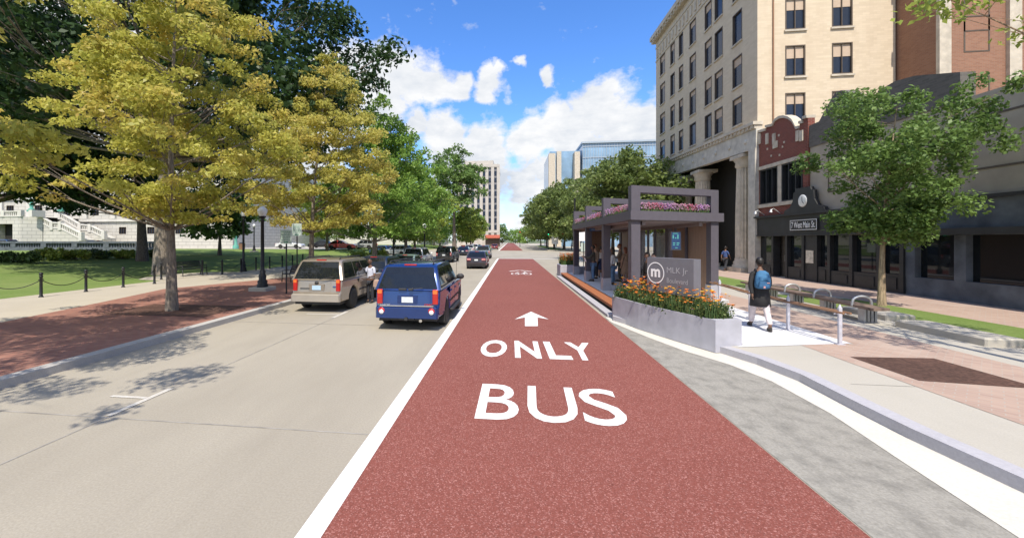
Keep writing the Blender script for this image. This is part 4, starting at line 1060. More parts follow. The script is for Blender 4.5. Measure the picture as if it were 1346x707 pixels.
q = MB(); sbox(q, 4.6, 7.7, 2.95, 3.45, .70, .76); sbox(q, 4.8, 4.9, 3.0, 3.4, ZF, .70); sbox(q, 7.4, 7.5, 3.0, 3.4, ZF, .70); q.build('bench', M['benchwood'], T, True)
# hanging screen facing the people who arrive
A_ = sp(2.2, 2.35, 0)
q = MB(); p0 = atY(881.5, 304, 17.6); p1 = atY(895.5, 329, 17.6)
q.box(p0.x, p1.x, 17.6, 17.72, p1.z, p0.z); sc_ = q.build('display_case', M['signside'], T, True)
q = MB(); q.box(p0.x + .04, p1.x - .04, 17.585, 17.598, p1.z + .05, p0.z - .05); k = q.build('screen', M['screen'], sc_); k.data.transform(Matrix.Translation((-5.5, -20, 0)))
q = MB(); wd = p1.x - p0.x; hd = p0.z - p1.z
for fx, fz, w_, h_ in ((.18, .62, .10, .18), (.62, .60, .10, .22), (.40, .62, .12, .05), (.20, .36, .22, .04), (.55, .36, .26, .04), (.20, .27, .2, .04), (.55, .27, .2, .04), (.40, .12, .24, .03), (.2, .87, .5, .03)):
    q.box(p0.x + wd * fx, p0.x + wd * (fx + w_), 17.58, 17.584, p1.z + hd * fz, p1.z + hd * (fz + h_))
k = q.build('screen_text', M['screentxt'], sc_); k.data.transform(Matrix.Translation((-5.5, -20, 0)))
q = MB(); xm = (p0.x + p1.x) / 2; q.box(xm - .04, xm + .04, 17.63, 17.70, p0.z, ZR0 - .03); k = q.build('hanger', M['shelter'], sc_); k.data.transform(Matrix.Translation((-5.5, -20, 0)))
p0 = atY(775.5, 297.5, 21.6); p1 = atY(792.5, 303.8, 21.6)
q = MB(); q.box(p0.x, p1.x + .2, 21.6, 21.68, p1.z, ZR0 - .035); bs = q.build('route_sign', M['bluesign'], T, True)
q = MB()
for fx, fz, w_, h_ in ((.25, .62, .2, .14), (.62, .62, .22, .14), (.12, .28, .62, .10)): q.box(p0.x + (p1.x - p0.x) * fx, p0.x + (p1.x - p0.x) * (fx + w_), 21.592, 21.598, p1.z + (p0.z - p1.z) * fz, p1.z + (p0.z - p1.z) * (fz + h_))
k = q.build('sign_text', M['plateblue'], bs); k.data.transform(Matrix.Translation((-5.5, -20, 0)))
# roof planting: a mass of pink heads
def blades(name, region, n, h0, h1, wdt, mats, seed, heads=None, label=None):
    """upright stems from region() points, with small flower heads on their tips"""
    rd = random.Random(seed); q = MB()
    for _ in range(n):
        x, y, z = region(rd); h = rd.uniform(h0, h1); a = rd.uniform(0, 6.28); lx, ly = rd.gauss(0, .12) * h, rd.gauss(0, .12) * h
        dx, dy = math.cos(a) * wdt, math.sin(a) * wdt
        q.add([(x - dx, y - dy, z), (x + dx, y + dy, z), (x + lx * .6 + dx * .7, y + ly * .6 + dy * .7, z + h * .6), (x + lx * .6 - dx * .7, y + ly * .6 - dy * .7, z + h * .6), (x + lx, y + ly, z + h)], [(0, 1, 2, 3), (3, 2, 4)], rd.choice((0, 0, 1)))
        if heads and rd.random() < heads[0]:
            m = heads[1](rd, x, y); r = rd.uniform(*heads[2]); c = Vector((x + lx, y + ly, z + h)); k = heads[3]
            ring = [c + Vector((math.cos(j * 6.283 / 6) * r, math.sin(j * 6.283 / 6) * r, r * k * rd.uniform(.2, .7))) for j in range(6)]
            q.add([c - Vector((0, 0, r * .35)), *ring], [(0, j + 1, (j + 1) % 6 + 1) for j in range(6)], m)
            if k > 1: q.add([c + Vector((0, 0, r * k * 1.2)), *ring], [(0, (j + 1) % 6 + 1, j + 1) for j in range(6)], m)
    o = q.build(name, mats, fix=False)
    return tag(o, label, None, None, 'stuff')
stemA, stemB = plain('stem_green', (.055, .11, .03), .8, var=.3), plain('stem_olive', (.13, .16, .05), .8, var=.3)
pinkA, pinkB, pinkC = plain('pink_bloom', (.33, .09, .14), .8, var=.2), plain('mauve_bloom', (.32, .17, .34), .8, var=.2), plain('pale_bloom', (.36, .21, .28), .8, var=.2)
rg_a = [(.05, .35, .45, SWD - .45), (.5, 3.9, .05, .5), (4.45, 7.9, .05, .5), (8.45, 11.9, .05, .5)]
def roof_pt(rd):
    k = rd.random()
    if k < .40: s, t = rd.uniform(.0, .34), rd.uniform(.42, SWD - .42)
    elif k < .88: s, t = rd.uniform(.4, 12.3), rd.uniform(.02, .5)
    else: s, t = rd.uniform(.4, 12), rd.uniform(.5, SWD - .3)
    return sp(s, t, ZR1)
patch = lambda rd, x, y: 2 + (int((x * 1.7 + y * .9 + rd.random() * .8)) % 3 if rd.random() < .8 else 2)
blades('roof_planting', roof_pt, 5200, .05, .26, .007, [stemA, stemB, pinkA, pinkB, pinkC], 5, (.85, patch, (.014, .026), 2.2), 'pink and mauve sedum growing on the shelter roof')
# ------------------------------------------------------------------ planters and flowers
PL = [tuple(G(u, v, .71)[:2]) for u, v in ((805, 389.5), (839, 398.5), (890, 410), (940.5, 420.7), (975, 420))]
PL = [(PL[0][0] + .02, PL[0][1])] + PL[1:] + [(5.02, 13.3), (3.9, 13.6), (3.12, 13.25)]
T = thing('planter', 'long grey concrete planter with an angled front, full of orange flowers beside the bus lane', 'planter', (4, 11.5, .15)); T['_w'] = (4, 11.5, .15)
cx = sum(p[0] for p in PL) / len(PL); cy = sum(p[1] for p in PL) / len(PL)
PI_ = [(p[0] + (cx - p[0]) * .10, p[1] + (cy - p[1]) * .06) for p in PL]
q = MB(); n = len(PL)
q.add([(*p, .02) for p in PL] + [(*p, .71) for p in PL] + [(*p, .71) for p in PI_] + [(*p, .58) for p in PI_], [(i, (i + 1) % n, n + (i + 1) % n, n + i) for i in range(n)] + [(n + i, n + (i + 1) % n, 2 * n + (i + 1) % n, 2 * n + i) for i in range(n)] + [(2 * n + i, 2 * n + (i + 1) % n, 3 * n + (i + 1) % n, 3 * n + i) for i in range(n)])
q.build('trough', M['shelterlt'], T, True)
q = MB(); q.add([(*p, .60) for p in PI_], [tuple(range(n))]); q.build('soil', M['mulch'], T, True)
def inside(p, poly):
    r = False
    for i in range(len(poly)):
        a, c = poly[i], poly[i - 1]
        if (a[1] > p[1]) != (c[1] > p[1]) and p[0] < (c[0] - a[0]) * (p[1] - a[1]) / (c[1] - a[1]) + a[0]: r = not r
    return r
xs_ = [p[0] for p in PI_]; ys_ = [p[1] for p in PI_]
def bed(rd):
    while True:
        p = (rd.uniform(min(xs_), max(xs_)), rd.uniform(min(ys_), max(ys_)))
        if inside(p, PI_): return (*p, .6)
orange, yellow, violet = plain('orange_bloom', (.72, .20, .02), .7, var=.2), plain('yellow_bloom', (.74, .42, .05), .7, var=.2), plain('violet_bloom', (.16, .10, .42), .7)
pick3 = lambda rd, x, y: rd.choice((2, 2, 3, 3, 3)) if rd.random() > (.05 + (.25 if x < 3.9 and y > 12 else 0)) else 4
fl = blades('flower_bed', bed, 4200, .15, .56, .007, [stemA, stemB, orange, yellow, violet], 9, (.0, pick3, (.012, .022), .5), 'green stems of the flower bed in the long planter')
# low feathery foliage under the blooms
rd = random.Random(3); cs = [bed(rd) for _ in range(150)]
f = leaf_mesh('flower_foliage', [(c[0], c[1], .72 + rd.uniform(0, .2)) for c in cs], [(.15, .15, .20)] * len(cs), 60, .040, M['shrub'], 12, .2); tag(f, 'feathery green leaves of the planter flowers', None, None, 'stuff')
blades('flower_heads', lambda rd: (lambda p: (p[0], p[1], .66))(bed(rd)), 330, .2, .62, .004, [stemA, stemB, orange, yellow, violet], 15, (1.0, lambda rd, x, y: rd.choice((2, 2, 3)), (.028, .060), .7), 'orange and yellow poppies standing above the long planter')
blades('flower_heads', lambda rd: (lambda p: (p[0], p[1], .66))(bed(rd)), 520, .15, .56, .003, [stemA, stemB, orange, yellow, violet], 16, (1.0, pick3, (.013, .030), .7), 'small yellow blooms scattered through the long planter')
T = thing('planter', 'small square grey planter of orange flowers at the far end of the platform', 'planter', (3.7, 28.3, 0)); T['_w'] = (3.7, 28.3, 0)
q = MB(); fp = (3.25, 4.5, 27.7, 29.6); q.rbox(*fp, .02, .78, .03); q.build('trough', M['shelterlt'], T, True)
farbed = lambda rd: (rd.uniform(3.35, 4.4), rd.uniform(27.8, 29.5), .78)
blades('flower_bed', farbed, 900, .25, .75, .012, [stemA, stemB, orange, yellow, violet], 19, (.45, lambda rd, x, y: rd.choice((2, 2, 3)), (.03, .06), .8), 'orange flowers standing in the far square planter')
# name sign in the planter
a = G(850.6, 338, 1.94); c = G(911.7, 341, 1.94); 
T = thing('stop_sign_board', 'grey monolith sign lettered with the stop name standing in the long planter', 'sign', (a.x, a.y, .6)); T['_w'] = (a.x, a.y, .6)
ex = Vector((c.x - a.x, c.y - a.y, 0)); nn = Vector((ex.y, -ex.x, 0)).normalized()
z0s, z1s = 1.02, 1.94
P = lambda fx, z, d: Vector((a.x, a.y, 0)) + ex * fx + nn * d + Vector((0, 0, z))
q = MB(); q.hexa([P(0, z0s, 0), P(1, z0s, 0), P(1, z0s, -.24), P(0, z0s, -.24), P(0, z1s, 0), P(1, z1s, 0), P(1, z1s, -.24), P(0, z1s, -.24)]); q.build('panel', M['signgrey'], T, True)
for f0, f1 in ((.12, .22), (.78, .88)):
    q = MB(); q.hexa([P(f0, .56, -.06), P(f1, .56, -.06), P(f1, .56, -.18), P(f0, .56, -.18), P(f0, z0s, -.06), P(f1, z0s, -.06), P(f1, z0s, -.18), P(f0, z0s, -.18)]); q.build('leg', M['shelter'], T, True)
q = MB(); hs2 = z1s - z0s; W_ = ex.length; r0, r1 = .255, .285; cz = z0s + hs2 * .56; cf = .205
rings = [[P(cf + rr_ * math.cos(j * 6.2832 / 40) * 1.0 / W_, cz + rr_ * math.sin(j * 6.2832 / 40), .006) for j in range(40)] for rr_ in (r0, r1)]
q.loft(rings); put_text(q, 'm', P(cf - .155 / W_, cz - .115, .007), ex * (.31 / W_), (0, 0, .22), 0, .035); q.build('emblem', M['letter'], T, True, fix=False)
q = MB(); put_text(q, 'MLK Jr', P(.46, z0s + hs2 * .54, .007), ex * .43, (0, 0, hs2 * .21), 0, -.004); put_text(q, 'Boulevard', P(.46, z0s + hs2 * .31, .007), ex * .43, (0, 0, hs2 * .135), 0, -.004); q.build('lettering', M['letterdim'], T, True, fix=False)

# ------------------------------------------------------------------ ramp handrail
T = thing('handrail', 'pair of timber rails on pale posts along the ramp beside the planter', 'handrail', (7.1, 12, .15)); T['_w'] = (7.1, 12, .15)
HP = [G(1104, 452.5, .155), G(1036, 433, .17), G(986, 417, .22), G(946, 402, .27)]
for p in HP:
    q = MB(); q.rbox(p.x - .035, p.x + .035, p.y - .03, p.y + .03, .14, p.z + .80, .01); q.lathe([(.03, p.z + .80), (.012, p.z + .86)], (p.x, p.y, 0), 8); q.box(p.x - .08, p.x + .08, p.y - .05, p.y + .05, p.z - .01, p.z + .012); q.build('post', M['railgrey'], T, True)
for dz, dx in ((.70, -.07), (.70, .07)):
    q = MB(); pp = [(p.x + dx, p.y, p.z + dz) for p in HP]; s_ = Vector(pp[0]) + (Vector(pp[0]) - Vector(pp[1])) * .12; q.tube([s_, *pp, Vector(pp[-1]) + (Vector(pp[-1]) - Vector(pp[-2])) * .3], .024, 8); q.build('rail', M['railwood'], T, True)
q = MB()
for p in HP: q.tube([(p.x - .12, p.y, p.z + .66), (p.x + .12, p.y, p.z + .66)], .012, 6)
q.build('bracket', M['railgrey'], T, True)
# long bench with hooped arm rests
T = thing('long_bench', 'long timber slab bench on pale ribbed pedestals beside the grass strip', 'bench', (9.75, 15, .15)); T['_w'] = (9.75, 15, .15)
q = MB(); q.hexa([(9.5, 12.2, .53), (9.98, 12.3, .53), (10.5, 19.6, .53), (10.05, 19.6, .53), (9.5, 12.2, .60), (9.98, 12.3, .60), (10.5, 19.6, .60), (10.05, 19.6, .60)]); q.build('seat', M['benchwood'], T, True)
for k in range(5):
    y = 12.75 + k * 1.6; x = 9.75 + (y - 12.2) * .07
    q = MB()
    for i in range(4): q.box(x - .16 + i * .09, x - .10 + i * .09, y - .1, y + .1, .15, .53)
    q.box(x - .19, x + .2, y - .13, y + .13, .14, .165); q.build('leg', M['steel'], T, True)
for y in (12.95, 14.6, 16.2):
    x = 9.75 + (y - 12.2) * .07; q = MB(); q.tube([(x - .24, y, .55)] + [(x - .24 * math.cos(t * math.pi / 8), y, .66 + .17 * math.sin(t * math.pi / 8)) for t in range(9)] + [(x + .24, y, .55)], .035, 8); q.build('armrest', M['steel'], T, True)

# ------------------------------------------------------------------ left pavement furniture
def bollard(p, lb):
    T = thing('bollard', lb, 'bollard', p, 0, 'black chain bollards along the lawn')
    q = MB(); q.lathe([(.085, -.05), (.085, .03), (.055, .07), (.05, .80), (.065, .82), (.065, .86), (.035, .88)], n=10); q.build('post', M['black'], T)
    q = MB(); q.ball((0, 0, .93), .07, 8); q.build('finial', M['black'], T)
    q = MB(); q.tube([(0, -.06, .74), (0, -.10, .70), (0, -.06, .68)], .012, 5); q.tube([(0, .06, .74), (0, .10, .70), (0, .06, .68)], .012, 5); q.build('chain_eye', M['black'], T)
    return T
BP = [(-19.72, 10.6), (-19.72, 13.0), tuple(G(54, 390.5, .13)[:2]), tuple(G(113, 383.5, .13)[:2]), tuple(G(162, 377.5, .13)[:2]), tuple(G(203, 373, .13)[:2])]
BL = ['black bollard just outside the view, before the first one on the lawn edge', 'black bollard at the very edge of view on the lawn', 'black bollard by itself on the lawn edge, the one with the longest chain', 'second black bollard along the lawn chain, in front of the shrubs', 'third black bollard along the lawn chain, in front of the straight oak', 'black bollard just before the bench recess, beside the terrace maple trunk']
B2 = [tuple(G(u, v, .13)[:2]) for u, v in ((212, 367.5), (266, 361.5), (292, 361), (317, 357.5), (336.5, 355), (354.5, 353.3), (371, 351), (384.5, 349.5), (398, 347.5))]
BL2 = ['black bollard behind the lawn bench, next to the huge oak', 'black bollard at the far end of the lawn bench', 'black bollard between the bench and the tall black pole', 'black bollard at the foot of the tall black pole', 'black bollard seen just before the lamp post', 'black bollard seen just past the lamp post', 'black bollard seen behind the nearer parking sign', 'black bollard seen between the two parking signs', 'black bollard seen past the parking signs, over the tan wagon']
for p, l in zip(BP[2:] + B2, BL[2:] + BL2): bollard((p[0], p[1], .12), l)
def chain(a, c, lb):
    a, c = Vector((*a, .82)), Vector((*c, .82)); q = MB()
    q.tube([a.lerp(c, t / 12) - Vector((0, 0, .30 * 4 * (t / 12) * (1 - t / 12))) for t in range(13)], .016, 5)
    tag(q.build('chain', M['black']), lb, 'chain', 'sagging chains between the bollards')
for i, (a, c) in enumerate(zip(BP[1:], BP[2:])): chain(a, c, ['sagging chain from the edge of view to the first lawn bollard', 'sagging chain between the first two lawn bollards', 'sagging chain in front of the straight oak', 'sagging chain nearest the maple trunk on the terrace'][i])
for i, (a, c) in enumerate(zip(B2[2:], B2[3:])): chain(a, c, ['chain running to the tall black pole', 'chain from the tall black pole toward the lamp post', 'chain behind the lamp post', 'chain between the lamp post and the nearer parking sign', 'chain behind the two parking signs', 'chain beyond the farther parking sign'][i])

def park_bench(p, rz, lb):
    T = thing('park_bench', lb, 'bench', p, rz, 'black iron benches')
    q = MB()
    for i in range(5): q.box(-.9, .9, -.05 - .1 * i, .03 - .1 * i, .43, .46)
    q.build('seat', M['black'], T)
    q = MB()
    for i in range(5): y = .07 + .03 * i; q.hexa([(-.9, y, .52 + .085 * i), (.9, y, .52 + .085 * i), (.9, y + .03, .52 + .085 * i), (-.9, y + .03, .52 + .085 * i), (-.9, y + .02, .585 + .085 * i), (.9, y + .02, .585 + .085 * i), (.9, y + .05, .585 + .085 * i), (-.9, y + .05, .585 + .085 * i)])
    q.build('backrest', M['black'], T)
    for x in (-.88, .88):
        q = MB(); q.tube([(x, -.46, 0), (x, -.42, .43), (x, .02, .43), (x, .10, 0)], .028, 6); q.tube([(x, .02, .43), (x, .2, .93)], .025, 6); q.build('leg', M['black'], T)
        q = MB(); q.tube([(x, -.42, .43), (x, -.44, .64), (x, .10, .66)], .022, 6); q.build('armrest', M['black'], T)
    return T
pb = G(255, 362, .138); park_bench((pb.x - .3, pb.y, .138), R(82), 'black iron bench in the paved recess under the huge oak')
pb = G(384, 371, .134); park_bench((pb.x - .1, pb.y + .9, .134), R(-95), 'black iron bench on the brick terrace behind the parking signs')

def lamp_post(p, h, lb, grp='globe lamp posts along the walk', plinth=True):
    T = thing('street_lamp', lb, 'street lamp', p, 0, grp)
    z = .16 if plinth else 0
    if plinth: q = MB(); q.rbox(-.42, .42, -.42, .42, -.05, .16, .02); q.build('plinth', M['slab'], T)
    q = MB(); q.lathe([(.24, z), (.24, z + .10), (.20, z + .16), (.22, z + .25), (.15, z + .34), (.17, z + .52), (.12, z + .60), (.14, z + .70), (.085, z + .78), (.07, h - .62), (.09, h - .60), (.09, h - .54), (.06, h - .50), (.15, h - .40), (.16, h - .36)], n=14); q.build('post', M['black'], T)
    q = MB(); q.lathe([(.13, h - .36), (.20, h - .22), (.225, h - .08), (.20, h - .04), (.12, h + .04), (.03, h + .10)], n=16); q.build('lamp_globe', M['globe'], T)
    return T
lp = G(345, 381.5, .14)
lamp_post((lp.x, lp.y, .134), 3.72, 'black lamp post with a frosted globe on a concrete plinth on the brick terrace')
pp_ = G(320, 357, .12); lamp_post((pp_.x, pp_.y, .12), 4.4, 'tall black lamp pole at the lawn edge, its head lost in the maple leaves', plinth=False)
for i, (u, v, lb) in enumerate([(334, 331, 'small black lamp post far across the lawn, beside the drive'), (558, 341, 'black lamp post among the maples near the white wagon'), (517, 341, 'black lamp post beside the corner shrubs behind the navy car')]):
    q_ = Gl(u, v) if i == 0 else G(u, v + 4, .13); lamp_post((q_.x, q_.y, q_.z), 3.9, lb, plinth=(i == 0))
q_ = Gl(310, 327); K = thing('bronze_lamp', 'green bronze lamp standard beside the drive, near the white pickup', 'lamp', (q_.x, q_.y, q_.z)); q = MB(); q.lathe([(.5, 0), (.5, .5), (.25, .7), (.2, 2.6), (.4, 2.8), (.1, 3.0)], n=12); q.build('post', M['patina'], K)
q = MB()
for dx in (-.35, .35, 0): q.ball((dx, 0, 3.1 if dx else 3.5), .26, 8)
q.build('lamp_globe', M['globe'], K)
def parking_sign(p, h, w_, hh, lb):
    T = thing('parking_sign', lb, 'sign', p, R(4), 'pale green parking signs')
    q = MB(); q.box(-.025, .025, -.02, .02, 0, h); q.build('post', M['black'], T)
    q = MB(); q.rbox(-w_ / 2, w_ / 2, -.045, -.021, h - hh, h, .006); pn = q.build('sign_panel', M['greensign'], T)
    q = MB(); rd = random.Random(int(h * 100))
    for i in range(6):
        x = -w_ * .40
        while x < w_ * .36:
            l = rd.uniform(.04, .11); q.box(x, min(x + l, w_ * .40), -.049, -.046, h - .10 - i * .07, h - .10 - i * .07 + .022); x += l + .025
    q.box(-w_ * .2, w_ * .2, -.049, -.046, h - hh + .05, h - hh + .10); q.build('sign_text', M['signtxt'], pn)
a = G(373, 386, .134); parking_sign((a.x + .12, a.y, .134), 2.72, .50, .60, 'pale green parking sign nearer the lamp post')
a = G(390, 375.5, .134); parking_sign((a.x + .02, a.y, .134), 3.1, .50, .62, 'pale green parking sign just behind the tan wagon')
# waste bin, small things by the drive
q_ = Gl(318, 328); T = thing('litter_bin', 'reddish litter bin on the drive edge beside the tall black pole', 'litter bin', (q_.x, q_.y, q_.z)); q = MB(); q.lathe([(.42, 0), (.48, .9), (.5, .95)], n=14); q.build('drum', M['brownbrick'], T); q = MB(); q.lathe([(.5, .951), (.3, 1.1), (.28, 1.12)], n=14); q.build('lid', M['black'], T)

# ------------------------------------------------------------------ signals and far signs
def signal(p, h, head, lb, lit, arm=0.0):
    T = thing('traffic_signal', lb, 'traffic signal', p)
    q = MB(); q.lathe([(.14, 0), (.14, .3), (.08, .4), (.06, h)], n=10)
    if arm: q.tube([(0, 0, h - .2), (arm, 0, h)], .05, 8)
    q.build('pole', M['black'], T)
    q = MB(); xh = arm if arm else 0.0
    q.rbox(xh - .17, xh + .17, -.30, -.07, head - .5, head + .5, .02); hd_ = q.build('signal_head', M['black'], T)
    for k, (c, nm) in enumerate((((1, .05, .02), 'red'), ((1, .55, .05), 'amber'), ((.05, .95, .45), 'green'))):
        q = MB(); q.lathe([(.0, -.0), (.11, .0), (.11, .03)], (xh, -.335, head + .32 - .32 * k), 12, axis='y')
        q.build('signal_lens', glow('signal_' + nm, c, 2.5) if nm == lit else plain('unlit_lens', tuple(x * .08 for x in c), .3), hd_)
    return T
p = G(737, 350, .15); signal((4.75, 31.5, .15), 5.4, 3.0, 'black signal pole with a green light at the end of the shelter', 'green')
signal((8.9, 99.5, .15), 9.5, 4.0, 'slim signal pole on the far corner with a green light among the trees', 'green')
signal((12.4, 100.5, .15), 4.6, 3.4, 'short signal post under the far street trees showing red', 'red')
signal((-11.6, 55.0, .15), 5.0, 3.6, 'signal post in front of the maples at the crossing showing green', 'green')
signal((3.4, 150, .1), 7.0, 5.0, 'signal on a pole far down the bus lane showing red', 'red')
for (x, y, zb, w_, h_, mt, lb) in ((5.9, 34.5, 2.2, .9, 1.0, 'letter', 'white information banner behind the end of the shelter'), (6.1, 34.6, 1.35, .8, .7, 'greensign', 'pale green map board under the white banner at the shelter end'), (7.1, 35, 2.5, .5, .7, 'bluesign', 'blue sign flag beside the white banner'), (10.4, 99.2, 1.4, 1.5, 2.4, 'letter', 'white sign board by the far crossing corner')):
    T = thing('street_sign', lb, 'sign', (x, y, .15)); q = MB(); q.box(-.03, .03, .03, .08, 0, zb + h_); q.build('post', M['black'], T); q = MB(); q.rbox(-w_ / 2, w_ / 2, -.02, .025, zb, zb + h_, .006); q.build('sign_panel', M[mt], T)
T = thing('kerb_sign', 'slim white sign post with a lime green flag in front of the columns', 'sign', G(982, 356.5, .153)); q = MB(); q.rbox(-.07, .09, -.03, .03, 0, .95, .01); q.build('post', M['letter'], T); q = MB(); q.rbox(-.18, .13, -.06, .06, .96, 1.40, .02); q.build('flag', plain('lime_panel', (.38, .62, .03), .5), T)
# ------------------------------------------------------------------ vehicles (nose towards +Y, origin on the ground under the middle)
def paint(name, c, metal=.25, rough=.28):
    m, nt, b = new_mat(name); v = coords(nt); f = noise(nt, v, 2.5)
    L(nt, mixc(nt, ramp(nt, f, .3, .7), tuple(x * .93 for x in c), tuple(min(1, x * 1.06) for x in c)), b.inputs['Base Color'])
    b.inputs['Metallic'].default_value = metal; b.inputs['Roughness'].default_value = rough; b.inputs['Coat Weight'].default_value = .8; b.inputs['Coat Roughness'].default_value = .05
    return m

SPEC = {   # length, width, roof z, belt z, hood z, cowl y, roof front y, roof rear y, rear belt y, wheel r, ground clearance
    'suv': dict(L=4.85, W=1.87, zr=1.76, zb=1.08, zh=1.06, cowl=.95, rf=.28, rr=-2.05, rb=-2.36, wr=.37, gc=.30, fa=1.45, ra=-1.42),
    'wagon': dict(L=4.5, W=1.78, zr=1.60, zb=.98, zh=.96, cowl=.95, rf=.22, rr=-1.72, rb=-2.14, wr=.33, gc=.24, fa=1.36, ra=-1.32),
    'sedan': dict(L=4.75, W=1.80, zr=1.44, zb=.93, zh=.90, cowl=.92, rf=.18, rr=-1.0, rb=-1.72, wr=.32, gc=.22, fa=1.42, ra=-1.34),
    'hatch': dict(L=4.45, W=1.78, zr=1.48, zb=.96, zh=.92, cowl=1.0, rf=.25, rr=-1.35, rb=-2.0, wr=.32, gc=.22, fa=1.36, ra=-1.30),
    'pickup': dict(L=5.3, W=1.88, zr=1.74, zb=1.08, zh=1.04, cowl=1.05, rf=.50, rr=-.55, rb=-.75, wr=.37, gc=.32, fa=1.65, ra=-1.6),
}

def car(name, label, cat, loc, rz, kind, pm, hero=False, group=None, plate='plate', roof_rack=False, lower=None, sc=1.0):
    S = dict(SPEC[kind]); T = thing(name, label, cat, loc, rz, group); T.scale = (sc, sc, sc)
    Ln, W, zr, zb, zh, wr, gc = S['L'], S['W'], S['zr'], S['zb'], S['zh'], S['wr'], S['gc']; h = W / 2; r = Ln / 2
    deck = zb - .02 if kind in ('sedan', 'pickup') else zb
    def arch(cy, n=9):
        R_ = wr + .07
        return [(cy + R_ * math.cos(math.pi * k / n), max(gc, wr + R_ * math.sin(math.pi * k / n))) for k in range(n + 1)]
    def body_poly():
        a = [(-r + .10, gc + .06), (-r + .015, gc + .16), (-r, gc + .34)]
        a += [(-r + .05, gc + .37), (-r + .06, zb - .30), (-r + .09, deck - .03), (-r + .14, deck)]
        a += [(S['rb'], deck), (S['cowl'], zb)] if deck != zb else [(S['cowl'], zb)]
        a += [(r - .95, zh), (r - .35, zh - .06), (r - .10, zh - .17), (r - .03, zh - .30), (r, gc + .34), (r - .01, gc + .16), (r - .10, gc + .02)]
        a += arch(S['fa']) + arch(S['ra'])
        return a
    P = body_poly(); n = len(P)
    def inset(P, d):
        out = []
        for i in range(len(P)):
            a, b2, c = Vector(P[i - 1]), Vector(P[i]), Vector(P[(i + 1) % len(P)])
            e1, e2 = (b2 - a), (c - b2)
            n1 = Vector((e1.y, -e1.x)).normalized() if e1.length > 1e-6 else Vector((0, 0)); n2 = Vector((e2.y, -e2.x)).normalized() if e2.length > 1e-6 else n1
            nn = n1 + n2
            nn = nn.normalized() if nn.length > 1e-6 else n1
            out.append((b2.x + nn.x * d, b2.y + nn.y * d))
        return out
    def side_taper(y):                              # plan shape: nose and tail pull in
        t = max(0, (abs(y) - r + .75) / .75); return 1 - .10 * t * t
    layers = [(-1.0, .050), (-.975, .016), (-.92, .0), (-.5, -.004), (.5, -.004), (.92, .0), (.975, .016), (1.0, .050)]
    q = MB(); rings = []
    for f, d in layers:
        rings.append([(f * h * side_taper(y), y, z) for y, z in inset(P, d)])
    q.loft(rings, 0, True)
    # cabin
    cab = [(S['rb'], zb - .01), (S['rb'] + (S['rr'] - S['rb']) * .55, zb + (zr - zb) * .58), (S['rr'], zr - .07), (S['rr'] + .14, zr - .015), ((S['rr'] + S['rf']) / 2, zr + .012), (S['rf'] - .10, zr - .02), (S['rf'], zr - .05), (S['cowl'], zb - .01)]
    hw = lambda z: h * (.965 - .20 * (z - zb) / (zr - zb))
    rings = [[(s * hw(z) if abs(s) == 1 else s * (hw(z)), y, z) for y, z in inset(cab, d)] for s, d in ((-1, .03), (-.95, .006), (-.86, 0), (-.4, -.004), (.4, -.004), (.86, 0), (.95, .006), (1, .03))]
    q.loft(rings, 0, True)
    if kind == 'pickup':
        pass
    bd = q.build('body', [pm], T)
    # sharp-but-soft shading
    for p_ in bd.data.polygons: p_.use_smooth = True
    bd.data.set_sharp_from_angle(angle=R(42))
    for s in (-1, 1):
        g = MB(); g.rbox(min(s * (h + .004), s * (h + .018)), max(s * (h + .004), s * (h + .018)), S['ra'] + wr + .12, S['fa'] - wr - .10, gc + .30, gc + .36, .005); g.build('side_moulding', M['trim'], T)
    # glass
    def quadglass(pts, nrm, nm='window', mt='glass'):
        g = MB(); nv = Vector(nrm).normalized(); pts = [Vector(p) for p in pts]
        g.loft([[p + nv * .002 for p in pts], [p + nv * .010 for p in pts]], 0, True); return g.build(nm, M[mt], T)
    def lerp2(a, b2, t): return (a[0] + (b2[0] - a[0]) * t, a[1] + (b2[1] - a[1]) * t)
    rb_, rm_, rt_ = cab[0], cab[1], cab[2]; dirv = (rt_[0] - rb_[0], rt_[1] - rb_[1]); nb = Vector((0, -dirv[1], dirv[0]))
    a, c = lerp2(rb_, rm_, .10), lerp2(rm_, rt_, .90)
    mid_ = rm_
    ins = .09 if kind in ('suv', 'wagon', 'pickup') else .11
    quadglass([(-hw(a[1]) + ins, a[0], a[1]), (hw(a[1]) - ins, a[0], a[1]), (hw(mid_[1]) - ins, mid_[0], mid_[1]), (hw(c[1]) - ins, c[0], c[1]), (-hw(c[1]) + ins, c[0], c[1]), (-hw(mid_[1]) + ins, mid_[0], mid_[1])], nb, 'rear_window')
    f0, f1 = cab[7], cab[6]; a, c = lerp2(f0, f1, .06), lerp2(f0, f1, .94); dv = (f1[0] - f0[0], f1[1] - f0[1])
    quadglass([(-hw(a[1]) + .09, a[0], a[1]), (hw(a[1]) - .09, a[0], a[1]), (hw(c[1]) - .09, c[0], c[1]), (-hw(c[1]) + .09, c[0], c[1])], (0, dv[1], -dv[0]), 'windshield')
    zlo, zhi = zb + .05, zr - .12
    yb_at = lambda z: S['rb'] + (S['rr'] - S['rb']) * (z - zb) / (zr - zb) + .13
    yf_at = lambda z: S['cowl'] + (S['rf'] - S['cowl']) * (z - zb) / (zr - zb) - .12
    splits = [.0, .34, .66, 1.0] if kind in ('suv', 'wagon') else ([0, .5, 1.0] if kind != 'pickup' else [0, .45, 1.0])
